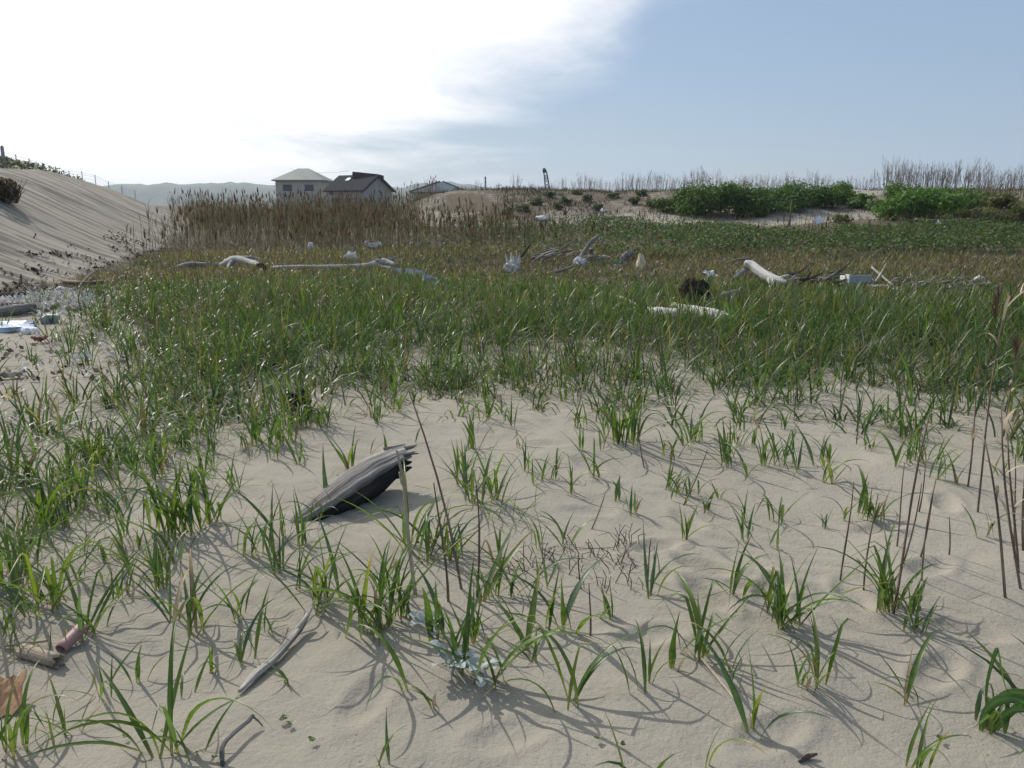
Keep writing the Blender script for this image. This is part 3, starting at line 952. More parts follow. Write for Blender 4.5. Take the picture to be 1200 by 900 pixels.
# bare twiggy stands along the back crest
def twig_mesh(seed, h, w, n):
    r_ = np.random.default_rng(seed)
    parts = []
    pos = np.stack([r_.normal(0, w * .26, n), r_.normal(0, .2, n), np.full(n, -.05)], 1)
    az = np.arctan2(pos[:, 1], pos[:, 0]) + r_.normal(0, .6, n)
    ln = h * r_.uniform(.6, 1.0, n)
    lean = np.abs(r_.normal(.14, .12, n)); curl = r_.normal(0, .1, n)
    c = np.array([[.17, .14, .115], [.22, .185, .155], [.13, .11, .10]])[r_.integers(0, 3, n)]
    parts.append(blades(pos, az, ln, np.full(n, .024), lean, curl, c, c, 3, tw=r_.uniform(0, 3, n)))
    for m in range(6):
        fr = r_.uniform(.35, .95, n)
        pb = pos + np.stack([np.cos(az) * np.sin(lean), np.sin(az) * np.sin(lean), np.cos(lean)], 1) * (ln * fr)[:, None]
        parts.append(blades(pb, r_.uniform(0, 6.28, n), ln * r_.uniform(.1, .3, n), np.full(n, .014), r_.uniform(.2, .7, n), r_.normal(-.1, .2, n), c, c, 2, tw=r_.uniform(0, 3, n)))
    v, q, c = join(parts)
    return quads('twigs', v, q, M['dry'], c)
def twig_row():
    pool = [twig_mesh(500 + i, 1.75, .9, 24) for i in range(6)]
    base = []
    px = 690
    while px < 1000:
        base.append((px, 61 + 4 * random.random(), random.uniform(.75, 1.15) * (0.75 if px < 730 or px > 975 else 1)))
        px += random.uniform(6, 12.5)
    px = 1038
    while px < 1215:
        base.append((px, 58 + 3 * random.random(), random.uniform(.95, 1.35) * (.8 if px > 1150 else 1)))
        px += random.uniform(5.5, 10)
    for px, sc in ((560, .5), (604, .75), (622, .4), (660, .6), (672, .5), (1012, .7), (1024, .8), (648, .45), (683, .9)):
        base.append((px, 60, sc))
    for i, (px, Y, s) in enumerate(base):
        r = ray(px, 225)
        x = r[0] / r[1] * Y
        top = px >= 1036
        lab = 'bare leafless twig clump rising behind the big rounded shrub clump' if top else 'bare leafless twig clump along the dune crest behind the long shrub row'
        if px < 690: lab = 'thin dry twig clump on the open sandy crest'
        if 1000 < px < 1036: lab = 'bare twig clump in the gap between the two shrub masses'
        o = link('bare_shrub', pool[i % 6], None, (x, Y, gz(x, Y)))
        o.scale = (s, s, s); o.rotation_euler = (0, 0, random.random() * 6.28)
        tag(o, lab, 'shrub', lab.replace('bare leafless twig clump', 'bare twig clumps').replace('thin dry twig clump', 'thin twig clumps').replace('bare twig clump in', 'bare twig clumps in'))
twig_row()

# ------------------------------------------------------------------ grass
GREEN = np.array([[.068, .122, .024], [.092, .15, .030], [.058, .102, .028], [.10, .145, .042]])
DRYC = np.array([[.30, .225, .13], [.22, .165, .10], [.38, .31, .20]])
def leaf_mesh(seed, kind, cvar):
    r_ = random.Random(seed)
    K = 10
    lean, curl = {'up': (r_.uniform(.06, .38), r_.uniform(.15, .8)), 'arch': (r_.uniform(.15, .45), r_.uniform(1.2, 2.1)),
                  'out': (r_.uniform(.5, .85), r_.uniform(.2, .8)), 'kink': (r_.uniform(.1, .35), r_.uniform(.1, .35))}[kind]
    kat = r_.uniform(.45, .65); kam = r_.uniform(1.3, 2.1)
    p = Vector((0, 0, -.03)); v = []; c = []
    sw = r_.uniform(-.25, .25); tw = r_.uniform(-.9, .9)
    g = Vector(GREEN[r_.randrange(4)])
    if cvar == 1: g = Vector((.075, .13, .065))
    if cvar == 2: g = Vector((.13, .175, .035))
    if cvar == 3: g = Vector(DRYC[r_.randrange(3)])
    w0 = .042
    for k in range(K + 1):
        t = k / K
        w = w0 * (.34 + 2.2 * t if t < .3 else max(.02, (1 - (t - .3) / .7) ** .8 * (1 - .12 * ((t - .3) / .7))))
        ph = lean + curl * t ** 1.4 + (kam * sstep(kat - .03, kat + .06, np.array(t)) if kind == 'kink' else 0)
        ph = float(ph)
        sd = Vector((math.sin(tw * t) * math.cos(ph), math.cos(tw * t), -math.sin(tw * t) * math.sin(ph)))
        nm = Vector((-math.cos(ph), 0, math.sin(ph)))
        fold = w * .34
        v += [p - sd * w * .5 + nm * fold, p.copy(), p + sd * w * .5 + nm * fold]
        cc = g.copy()
        if t < .15: cc = g.lerp(Vector((.22, .22, .09)), 1 - t / .15)
        if cvar == 2 and t > .6: cc = g.lerp(Vector((.34, .20, .06)), (t - .6) / .4)
        elif t > .88: cc = g.lerp(Vector((.24, .17, .08)), (t - .88) / .12 * .7)
        c += [cc * .9, cc * 1.3, cc * 1.02]  # midrib highlight and darker fold side painted into the vertex colours
        p = p + Vector((math.sin(ph), sw * t * .6, math.cos(ph))) * (1.03 / K)
        p.z = max(p.z, .012)
    f = []
    for k in range(K):
        for j in range(2):
            a = k * 3 + j
            f.append((a, a + 1, a + 4, a + 3))
    return mesh('leaf', v, f, M['leaf'] if cvar != 3 else M['dry'], True, np.array([tuple(x) for x in c]))
POOL = {}
for kind in ('up', 'arch', 'out', 'kink'):
    for cv in range(4):
        POOL[kind, cv] = [leaf_mesh(1000 + 37 * i + 7 * cv + len(kind) * 311, kind, cv) for i in range(5)]
KINDS = {   # leaf mix, leaf count, leaf width factor
    'tuft': (('up', 'arch', 'out', 'arch', 'up', 'arch', 'kink'), (10, 16), 1.0),
    'upright': (('up', 'up', 'arch', 'up', 'out'), (5, 9), 1.1),
    'sprout': (('up', 'out', 'arch'), (2, 4), 1.15),
    'wide': (('up', 'up', 'arch', 'out'), (3, 5), 1.65),
    'spread': (('out', 'arch', 'arch', 'out', 'kink'), (6, 10), 1.05),
    'fine': (('up', 'out', 'arch'), (9, 14), .5),
}
def plant(P, h, kind, label, group, az=None, n=None, wf=1.0, dry=.06, only=None):
    mix, cnt, w = KINDS[kind]
    e = empty('grass_plant', P, label, 'grass', group, random.random() * 6.28 if az is None else 0)
    n = n or random.randint(*cnt)
    for k in range(n):
        kd = only or random.choice(mix)
        u = random.random()
        cv = 3 if u < dry else 2 if u < dry + .07 else 1 if u < dry + .32 else 0
        o = bpy.data.objects.new('leaf', random.choice(POOL[kd, cv]))
        COL.objects.link(o)
        o.parent = e
        ln = h * random.uniform(.6, 1.05) * {'up': 1.0, 'arch': 1.35, 'out': 1.3, 'kink': 1.3}[kd]
        if kind == 'spread': ln *= 1.3
        if cv == 3: ln *= .75
        o.scale = (ln, w * wf * random.uniform(.75, 1.2) * max(.22, min(ln, .36)) * 1.15, ln)
        a = random.random() * 6.28 if az is None else az + random.gauss(0, .6)
        sp_ = .004 + .0035 * n ** .8 if kind != 'fine' else .05
        o.location = (random.gauss(0, sp_), random.gauss(0, sp_), 0)
        o.rotation_euler = (0, 0, a)
    return e
# the plants of the open sand: pixel of the base, height in pixels, kind
HAND = [(100, 745, 75, 'spread'), (222, 747, 75, 'spread'), (278, 722, 75, 'upright'), (162, 797, 50, 'sprout'), (88, 862, 55, 'sprout'), (192, 886, 85, 'spread'),
        (226, 883, 50, 'sprout'), (218, 815, 32, 'sprout'), (250, 785, 42, 'sprout'), (20, 882, 60, 'spread'), (137, 700, 45, 'upright'), (15, 690, 70, 'tuft'), (50, 860, 40, 'fine'),
        (120, 645, 42, 'fine'), (85, 655, 38, 'fine'), (150, 668, 36, 'fine'), (190, 655, 40, 'fine'), (60, 640, 45, 'fine'), (30, 650, 45, 'fine'),
        (312, 742, 40, 'sprout'), (345, 690, 85, 'upright'), (380, 706, 85, 'tuft'), (330, 672, 70, 'upright'), (440, 742, 105, 'tuft'), (424, 732, 95, 'upright'), (470, 722, 95, 'upright'), (455, 700, 80, 'tuft'),
        (473, 807, 80, 'sprout'), (512, 832, 42, 'sprout'), (283, 778, 40, 'sprout'), (340, 797, 22, 'sprout'), (455, 896, 40, 'sprout'), (300, 650, 80, 'tuft'),
        (516, 748, 85, 'wide'), (546, 792, 130, 'upright'), (577, 800, 95, 'wide'), (535, 780, 110, 'upright'), (570, 706, 75, 'wide'), (582, 700, 60, 'upright'), (616, 766, 95, 'wide'), (628, 776, 40, 'sprout'),
        (637, 735, 75, 'wide'), (662, 737, 85, 'wide'), (668, 830, 70, 'spread'), (714, 722, 42, 'wide'), (750, 812, 65, 'sprout'), (640, 690, 55, 'sprout'),
        (805, 632, 45, 'sprout'), (760, 699, 62, 'sprout'), (862, 699, 70, 'wide'), (893, 696, 24, 'sprout'), (793, 786, 55, 'wide'), (762, 802, 45, 'sprout'), (798, 764, 62, 'sprout'), (818, 768, 65, 'spread'), (853, 788, 60, 'sprout'),
        (862, 806, 38, 'sprout'), (887, 860, 85, 'wide'), (928, 736, 95, 'tuft'), (915, 728, 80, 'tuft'), (940, 806, 55, 'upright'), (962, 768, 55, 'sprout'), (835, 897, 60, 'sprout'), (873, 632, 45, 'upright'), (905, 642, 30, 'sprout'),
        (1033, 716, 85, 'upright'), (1040, 712, 60, 'spread'), (1063, 719, 50, 'wide'), (1072, 737, 45, 'spread'), (1066, 824, 65, 'upright'), (1196, 818, 50, 'wide'), (955, 802, 55, 'spread'),
        (727, 521, 75, 'tuft'), (738, 516, 65, 'tuft'), (715, 514, 55, 'tuft'), (615, 552, 45, 'upright'), (635, 478, 32, 'upright'), (697, 556, 42, 'spread'), (722, 586, 38, 'wide'), (740, 601, 40, 'wide'), (804, 632, 50, 'sprout'),
        (635, 642, 70, 'upright'), (664, 640, 50, 'wide'), (875, 612, 50, 'upright'), (829, 600, 32, 'wide'), (855, 546, 50, 'upright'), (806, 524, 42, 'wide'), (850, 540, 55, 'upright'), (840, 586, 25, 'sprout'),
        (930, 551, 45, 'wide'), (960, 546, 40, 'wide'), (895, 545, 48, 'upright'), (1009, 600, 55, 'wide'), (1025, 609, 45, 'wide'), (1052, 546, 45, 'wide'), (1097, 561, 50, 'upright'), (1075, 540, 42, 'tuft'), (1120, 566, 45, 'wide'),
        (1155, 629, 45, 'wide'), (1172, 557, 42, 'upright'), (987, 610, 35, 'sprout'), (912, 612, 36, 'spread'), (1045, 500, 45, 'tuft'), (1070, 515, 50, 'tuft'),
        (205, 632, 95, 'tuft'), (222, 622, 90, 'tuft'), (246, 612, 70, 'tuft'), (190, 622, 70, 'spread'), (10, 568, 80, 'tuft'), (35, 572, 65, 'tuft'), (62, 582, 60, 'tuft'), (85, 560, 60, 'upright'), (110, 545, 60, 'tuft'), (160, 555, 65, 'tuft'), (185, 560, 70, 'tuft'),
        (355, 640, 65, 'upright'), (330, 630, 70, 'upright'), (480, 640, 70, 'spread'), (500, 655, 60, 'spread'), (525, 645, 62, 'upright'), (540, 668, 45, 'sprout'), (555, 590, 55, 'spread'), (575, 585, 60, 'spread'), (540, 570, 55, 'upright'), (595, 610, 50, 'fine'),
        (465, 482, 60, 'tuft'), (455, 470, 55, 'upright'), (490, 520, 40, 'sprout'), (510, 640, 60, 'upright'), (600, 500, 40, 'upright'), (680, 500, 40, 'tuft'), (660, 470, 40, 'upright')]
LAB = {'tuft': 'thick tuft of arching green blades', 'upright': 'stiff upright cluster of green blades', 'sprout': 'sparse sprout of thin green blades',
       'wide': 'short shoot of broad green blades', 'spread': 'sprawling low grass plant', 'fine': 'low mat of fine short green blades'}
MARKS = [(410, 565, 95, 'beside the half-buried grey log'), (530, 770, 75, 'beside the silver-leaved plant'), (325, 770, 62, 'beside the pale forked stick'), (280, 875, 60, 'beside the crooked twig'),
         (62, 770, 75, 'beside the bamboo piece'), (14, 835, 60, 'beside the brown dead leaf'), (68, 605, 55, 'beside the blue paper scrap'), (725, 655, 60, 'beside the withered brown plants'),
         (825, 680, 50, 'at the deep footprints'), (1165, 825, 70, 'beside the folded broad leaves'), (350, 480, 50, 'around the charred black lump'), (950, 890, 60, 'near the bark fragment'),
         (1190, 650, 60, 'under the husked dry stalks'), (845, 800, 50, 'along the straw reed on the sand'), (727, 521, 50, 'in the big lone sand tuft'), (1040, 718, 45, 'around the right-leaning brown stalk')]
def where(px, py):
    best = None
    for mx, my, r, t in MARKS:
        d_ = math.hypot(px - mx, (py - my) * 1.3) / r
        if d_ < 1 and (best is None or d_ < best[0]):
            best = (d_, t)
    if best: return best[1]
    if py > 640: return ('on open sand right of the silver-leaved plant' if px > 600 else 'between the grey log and the silver-leaved plant' if px > 290 else 'on the littered sand left of the grey log')
    if py > 500: return ('on open sand right of the grey log' if px > 490 else 'in the sand left of the grey log')
    return 'at the lower edge of the dense grass'
NUM = {2: 'two-bladed', 3: 'three-bladed', 4: 'four-bladed', 5: 'five-bladed'}
def plabel(kind, n, px, py):
    nn = NUM.get(n, '')
    base = {'sprout': nn + ' thin green grass sprout', 'wide': nn + ' shoot of broad green blades', 'spread': 'sprawling ' + nn + ' low grass plant', 'upright': 'stiff upright ' + nn + ' cluster of green blades'}.get(kind, LAB[kind])
    return ' '.join((base + ' ' + where(px, py)).split())
def add_plant(px, py, hpx, kind, P=None, h=None, **kw):
    P = G(px, py) if P is None else P
    slant = (P - cam.location).length
    down = math.asin(min(.9, (CAM_Z - P.z) / slant))
    h = h or hpx * slant / F / math.cos(down)
    n = random.randint(*KINDS[kind][1])
    lab = plabel(kind, n, px, py)
    plant(P, h, kind, lab, lab, n=n, **kw)
for px, py, hp, kd in HAND:
    add_plant(px, py, hp, kd)

# all further tufts, spread by density
def tufts():
    n0 = 200000
    # uniform over a wedge wider than the view
    d = np.sqrt(rng.uniform(1.7 ** 2, 27 ** 2, n0))
    th = rng.uniform(-.74, .74, n0)
    x, y = d * np.sin(th), d * np.cos(th)
    area = .74 * (27 ** 2 - 1.7 ** 2)
    per = n0 / area
    z = H(x, y)
    px, py = PX(x, y, z)
    ok = (px > -260) & (px < 1460) & (py < 960)
    x, y, z, px, py, d = [a[ok] for a in (x, y, z, px, py, d)]
    rho = dens(px, np.clip(py, 300, 960))
    cl = fbm(x * 1.15, y * 1.15, 301, 3) + .35 * fbm(x * .35, y * .35, 311, 2)
    rho = np.where(rho > .02, rho, 0)
    rr = rho * np.clip(1 + (1.6 - rho) * cl * 1.05, .05, 1.7)
    want = 78 * rr ** 1.15 * (1 - .3 * sstep(12, 20, d)) * (1 - sstep(24, 27, d))
    k = rng.random(len(x)) < want / per
    # none inside the dune
    tw_ = np.interp(y, TOE_Y, TOE_X)
    k &= (x - tw_ > .2)
    return x[k], y[k], z[k], px[k], py[k], d[k], rho[k]
tx, ty, tz, tpx, tpy, td, tr_ = tufts()
order = np.argsort(td)
vis = (tpx > -20) & (tpx < 1220) & (tpy < 915)
n_ind = 297 - len(HAND)
single = [i for i in order if vis[i]][:max(0, n_ind)]
ss = set(single)
for i in single:
    kd = random.choices(['tuft', 'upright', 'sprout', 'spread', 'fine', 'wide'], [3, 4, 4, 2, 2 if tpx[i] < 350 else .5, 1])[0]
    P = Vector((tx[i], ty[i], tz[i]))
    hp = random.uniform(.12, .30) * (.7 if kd == 'fine' else 1)
    add_plant(float(tpx[i]), float(tpy[i]), 0, kd, P, hp)
def meadow():
    rest = np.array([i for i in range(len(tx)) if i not in ss])
    x, y, z, d = tx[rest], ty[rest], tz[rest], td[rest]
    nb = rng.integers(5, 11, len(rest))
    th = rng.uniform(.6, 1.15, len(rest))              # tuft height factor
    dryt = np.clip(.15 + .62 * sstep(13.5, 20, d) + .5 * fbm(x * .5, y * .5, 333, 2), .04, .9)
    i = np.repeat(np.arange(len(rest)), nb)
    n = len(i)
    sp_ = .02 + .02 * rng.random(n)
    ox, oy = rng.normal(0, 1, n) * sp_, rng.normal(0, 1, n) * sp_
    X, Y = x[i] + ox, y[i] + oy
    pos = np.stack([X, Y, H(X, Y) - .01], 1)
    az = np.arctan2(oy, ox) + rng.normal(0, .8, n)
    hl = .44 * th[i] * rng.uniform(.55, 1.1, n) * (1 - .5 * sstep(12, 16, d[i]) + .2 * sstep(21, 24, d[i])) * (.75 + .35 * tr_[rest][i])
    dry = rng.random(n) < dryt[i]
    g = GREEN[rng.integers(0, 4, n)] * (.62 + .95 * rng.random((n, 1)) ** 1.4) * np.array([.97, 1, 1.15])
    dr = DRYC[rng.integers(0, 3, n)] * rng.uniform(.35, .95, (n, 1))
    cb = np.where(dry[:, None], dr, g * .9)
    tipd = rng.random(n)[:, None] < .12
    ct = np.where(dry[:, None], dr, np.where(tipd, np.array([.26, .2, .08]), g * 1.15))
    bent = rng.random(n)
    lean = np.where(bent < .35, rng.uniform(.03, .35, n), rng.uniform(.2, .9, n))
    curl = np.where(bent < .3, rng.uniform(.2, .9, n), rng.uniform(1.0, 3.0, n))
    wd = rng.uniform(.010, .0185, n) * (1 + .35 * sstep(9, 18, d[i]))
    v, q, c = blades(pos, az, hl, wd, lean, curl, cb, ct, 5, pos[:, 2] + .012, rng.normal(0, .8, n))
    o = link('dune_grass', quads('dune_grass', v, q, M['leaf'], c))
    tag(o, 'dense meadow of green dune grass between the sand and the driftwood line', 'grass', kind='stuff')
    print('tufts', len(tx), 'blades', n, 'quads', len(q))
meadow()
def litter():
    n0 = 150000
    d = np.sqrt(rng.uniform(2 ** 2, 25 ** 2, n0)); th = rng.uniform(-.72, .72, n0)
    x, y = d * np.sin(th), d * np.cos(th)
    px, py = PX(x, y, H(x, y))
    rho = dens(px, np.clip(py, 300, 960))
    k = rng.random(n0) < np.clip(rho ** 1.5 * .35 + .75 * sstep(14.5, 18, d) + .012, 0, 1) * np.clip(.6 + fbm(x * .9, y * .9, 351, 3) * 1.6, .05, 1) * .5
    k &= (x - np.interp(y, TOE_Y, TOE_X) > -.2) & (px > -200) & (px < 1400)
    x, y, d = x[k], y[k], d[k]
    n = len(x)
    pos = np.stack([x, y, H(x, y) + .008], 1)
    c = np.array([[.22, .17, .115], [.30, .24, .165], [.13, .095, .065], [.38, .33, .25], [.17, .135, .10]])[rng.integers(0, 5, n)] * rng.uniform(.45, 1.0, (n, 1))
    far = sstep(14, 17, d)
    v, q, c = blades(pos, rng.uniform(0, 6.28, n), rng.uniform(.05, .2, n) * (1 + .3 * far), rng.uniform(.005, .010, n) * (1 + far), 1.5 - rng.random(n) ** 2 * (.35 + .7 * far), rng.normal(0, .2, n), c, c, 2, pos[:, 2], rng.normal(0, .4, n))
    o = link('dry_litter', quads('dry_litter', v, q, M['dry'], c))
    tag(o, 'scattered straw and dead blades lying on the sand and between the grass', 'litter', kind='stuff')
    print('litter', n)
litter()
def dune_tufts():
    n0 = 52000
    y = rng.uniform(41, 66, n0); x = rng.uniform(-9, 42, n0)
    cl = fbm(x * .45, y * .35, 461, 3)
    d = sstep(-.08, .25, cl) * np.where(x < 12, .95, .35) * sstep(43, 50, y) + .03 + .5 * sstep(57, 60, y)
    k = rng.random(n0) < d
    x, y = x[k], y[k]; n = len(x)
    pos = np.stack([x, y, H(x, y) - .01], 1)
    pal = np.array([[.10, .075, .05], [.065, .052, .036], [.055, .08, .03], [.14, .11, .075]])
    c = pal[rng.integers(0, 4, n)] * rng.uniform(.6, 1.2, (n, 1))
    v, q, c = blades(pos, rng.uniform(0, 6.28, n), rng.uniform(.15, .5, n), np.full(n, .035), rng.uniform(.1, 1.0, n), rng.uniform(.2, 1.2, n), c, c, 2, pos[:, 2])
    o = link('dune_scrub', quads('dune_scrub', v, q, M['dry'], c))
    tag(o, 'thin brown scrub and roots straggling over the back dune crest', 'scrub', kind='stuff')
dune_tufts()
def wrack_grass():
    n0 = 42000
    y = rng.uniform(17.5, 31, n0); px = rng.uniform(130, 1350, n0); x = (px - 600) / F * y
    cl = fbm(x * .5, y * .5, 481, 3)
    d = sstep(17.5, 20, y) * (1 - .5 * sstep(26, 31, y)) * np.clip(.75 + cl, .2, 1) * np.clip(y / 26, 0, 1)
    k = (rng.random(n0) < d) & (x - np.interp(y, TOE_Y, TOE_X) > .1)
    x, y, cl = x[k], y[k], cl[k]; n = len(x)
    pos = np.stack([x, y, H(x, y) - .01], 1)
    pal = np.array([[.20, .158, .112], [.14, .108, .078], [.29, .235, .165], [.17, .118, .085]])
    grn = rng.random(n) < np.clip(.22 + .8 * cl, .05, .6)
    c = np.where(grn[:, None], np.array([.075, .11, .04]), pal[rng.integers(0, 4, n)]) * rng.uniform(.6, 1.2, (n, 1))
    v, q, c = blades(pos, rng.uniform(0, 6.28, n), rng.uniform(.1, .3, n) * (1 + .5 * sstep(23, 27, y)), np.full(n, .017), rng.uniform(.1, .9, n), rng.uniform(.3, 2.0, n), c, c, 3, pos[:, 2], rng.normal(0, .5, n))
    o = link('dry_grass', quads('dry_grass', v, q, M['dry'], c))
    tag(o, 'short tangled brown and green grass around the driftwood line', 'grass', kind='stuff')
wrack_grass()

# ------------------------------------------------------------------ the half buried log
def grey_log():
    a = G(338, 612); b = G(452, 577)
    d = (b - a); d.z = 0
    Ln = d.length; d.normalize()
    sd = Vector((d.y, -d.x, 0))                     # towards the camera side
    ns, nk = 40, 72
    r_ = np.random.default_rng(12)
    v, f, g = [], [], []
    gro = np.array([float(fbm(np.array(k * .8), np.array(.2), 700, 3)) * 1.1 for k in range(nk)])
    for i in range(ns):
        s = i / (ns - 1)
        cen = a + d * (Ln * (s * 1.22 - .06))
        # height of the axis and radii along the log
        hz = -.045 + .205 * s ** 1.05
        rw = .035 + .085 * min(1, s * 2.2) - .018 * max(0, s - .82) / .18
        rh = .035 + .075 * min(1, s * 2.0) - .03 * max(0, s - .78) / .22
        z0 = gz(cen.x, cen.y) * .4 + a.z * .6
        for k in range(nk):
            th = 2 * math.pi * k / nk
            c_, s_ = math.cos(th), math.sin(th)
            q = 1 + .16 * gro[k] + .10 * float(fbm(np.array(s * 2.2), np.array(k * 1.3), 710, 3))
            # flattened top face, split underside
            up = s_ if s_ < .55 else .55 + (s_ - .55) * .55
            slant = .11 * s * s * (c_ * .35 + .2 * s_) if s > .8 else 0
            end = (s - .8) / .2 if s > .8 else 0
            ax = end * (.045 * s_ + .05 * gro[k] * 1.5)     # the broken end rakes forward at the top
            if c_ > 0 and s_ < .45 and .12 < s < .97: q *= 1 - .30 * c_ * min(1, (s - .12) * 4)   # hollowed flank
            p = cen + d * ax + sd * (c_ * rw * q) + Vector((0, 0, z0 - cen.z + hz + up * rh * q))
            v.append(p - a)
            g.append((s * Ln * 1.2, c_ * .1, s_ * .1))
    for i in range(ns - 1):
        for k in range(nk):
            f.append((i * nk + k, i * nk + (k + 1) % nk, (i + 1) * nk + (k + 1) % nk, (i + 1) * nk + k))
    e = empty('driftwood_log', a, 'weathered grey log half buried in sand with its broken end raised', 'log')
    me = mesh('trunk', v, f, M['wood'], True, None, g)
    me.materials.append(M['char_shade'])
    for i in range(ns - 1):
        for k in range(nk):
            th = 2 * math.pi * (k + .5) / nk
            if math.cos(th) > -.2 and math.sin(th) < .42 + .12 * gro[k] and i > 5:  # lower camera side: char and painted shade in one near-black colour
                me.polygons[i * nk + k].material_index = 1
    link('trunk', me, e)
    # ragged end: a hollow dark face and splinters
    base = (ns - 1) * nk
    ring = [Vector(v[base + k]) for k in range(nk)]
    c0 = sum(ring, Vector()) / nk
    vv = [p.copy() for p in ring] + [c0 + (p - c0) * .6 - d * .05 for p in ring] + [c0 - d * .09]
    ff = [(k, (k + 1) % nk, nk + (k + 1) % nk, nk + k) for k in range(nk)] + [(nk + k, nk + (k + 1) % nk, 2 * nk) for k in range(nk)]
    link('broken_end', mesh('broken_end', vv, ff, M['wood'], False, None, [(0, p.y, p.z) for p in vv]), e)
    for k in (8, 15, 22, 27):
        p = ring[k]
        t = p + d * random.uniform(.02, .045) + Vector((0, 0, random.uniform(-.01, .006)))
        vv, ff, gg = tube([p - d * .05, p, t], [.012, .009, .002], 5, .2, k)
        link('splinter', mesh('splinter', vv, ff, M['wood'], False, None, gg), e)
grey_log()

def gp(px, py, h=0.0):
    p = G(px, py)
    return p + Vector((0, 0, h))
def stick(name, pix, rad, material, label, cat, seed=0, seg=14, n=9, group=None, wob=.13, groove=.2, fork=None):
    """pix: (px, py of the ground below, height above ground)"""
    ctrl = [(gp(*p), r) for p, r in zip(pix, rad)]
    o = empty(name, ctrl[0][0], label, cat, group) if fork else None
    if fork:
        limb('stem', ctrl, material, parent=o, seg=seg, n=n, wob=wob, groove=groove, seed=seed)
        for fk, fr in fork:
            limb('branch', [(gp(*p), r) for p, r in zip(fk, fr)], material, parent=o, seg=7, n=6, wob=wob, groove=groove, seed=seed + 3)
        return o
    return limb(name, ctrl, material, label, cat, group, seg=seg, n=n, wob=wob, groove=groove, seed=seed)
stick('driftwood_stick', [(281, 814, .012), (300, 796, .018), (322, 778, .02), (350, 748, .03), (362, 735, .05)], [.006, .012, .013, .012, .006], M['pale'], 'smooth pale forked stick lying on bare sand', 'stick', 2,
      fork=[([(350, 748, .03), (363, 740, .065), (370, 728, .085)], [.009, .005, .003])])
stick('twig', [(261, 898, .005), (262, 886, .03), (275, 872, .035), (292, 856, .03), (298, 850, .035)], [.006, .006, .005, .005, .004], M['wood'], 'small crooked grey twig on the sand', 'twig', 5,
      fork=[([(296, 851, .035), (303, 852, .02), (308, 854, .008)], [.004, .003, .002])])
stick('dead_stalk', [(487, 697, .0), (483, 690, .1), (479, 688, .28), (476, 690, .45), (470, 692, .56)], [.006, .007, .006, .0055, .004], M['straw'], 'bleached leaning stalk standing in front of the raised log end', 'stalk', 6,
      fork=[([(479, 688, .40), (474, 690, .43), (472, 690, .47)], [.005, .004, .003])])
stick('broken_reed', [(2, 762, .015), (30, 760, .02), (56, 757, .02)], [.006, .006, .005], M['straw'], 'pale broken reed piece lying by the bamboo tube', 'reed', 8)
stick('reed_stem', [(0, 741, .01), (14, 733, .02), (26, 725, .03)], [.003, .003, .002], M['stalk'], 'thin brown stem lying above the bamboo tube', 'stem', 9, n=6)
stick('dead_stalk', [(11, 806, 0), (10, 802, .09), (9, 800, .2), (8, 799, .3)], [.005, .005, .004, .003], M['straw'], 'short straw stalk standing upright beside the dead leaf', 'stalk', 10, n=6)
stick('broken_reed', [(822, 778, .02), (842, 800, .012), (860, 822, .008)], [.004, .004, .002], M['straw'], 'straw coloured reed lying across the sand by sprawling grass', 'reed', 11, n=6)
stick('bark_piece', [(936, 894, .004), (946, 890, .008), (957, 888, .012)], [.004, .008, .003], M['brown'], 'dark bark fragment resting in a sand hollow', 'bark', 12, n=7)

def hollow_tube(px0, px1, r, th, material, name, label, cat, knots=()):
    a, b = gp(*px0), gp(*px1)
    e = empty(name, a, label, cat)
    d = (b - a)
    dd = d.normalized(); sd = dd.cross(Vector((0, 0, 1))).normalized(); u = sd.cross(dd)
    n = 14; v, f, g = [], [], []
    ss = [0, .25, .5, .75, 1.0]
    for rr in (r, r - th):
        for s in ss:
            for k in range(n):
                t = 2 * math.pi * k / n
                jag = .01 * math.sin(k * 2.3) if s == 1.0 else 0
                v.append(d * s + dd * jag + (sd * math.cos(t) + u * math.sin(t)) * rr)
                g.append((s * d.length, math.cos(t) * r, math.sin(t) * r))
    m = len(ss) * n
    for i in range(len(ss) - 1):
        for k in range(n):
            q = (i * n + k, i * n + (k + 1) % n, (i + 1) * n + (k + 1) % n, (i + 1) * n + k)
            f.append(q); f.append(tuple(m + x for x in reversed(q)))
    for i in (0, len(ss) - 1):
        for k in range(n):
            q = (i * n + k, i * n + (k + 1) % n, m + i * n + (k + 1) % n, m + i * n + k)
            f.append(q if i else q[::-1])
    link('shaft', mesh('shaft', v, f, material, True, None, g), e)
    for s in knots:
        vv, ff, gg = tube([d * s - dd * .006, d * s, d * s + dd * .006], [r, r * 1.13, r], 14)
        link('node_ring', mesh('node_ring', vv, ff, material, True, None, gg), e)
hollow_tube((26, 768, .018), (70, 782, .022), .024, .006, M['straw'], 'bamboo_tube', 'hollow pale bamboo piece with its open end showing', 'bamboo', (.12, .3))
hollow_tube((72, 766, .015), (97, 748, .04), .021, .004, M['pink'], 'tube_piece', 'dull pink tube tilted behind the bamboo piece', 'tube')

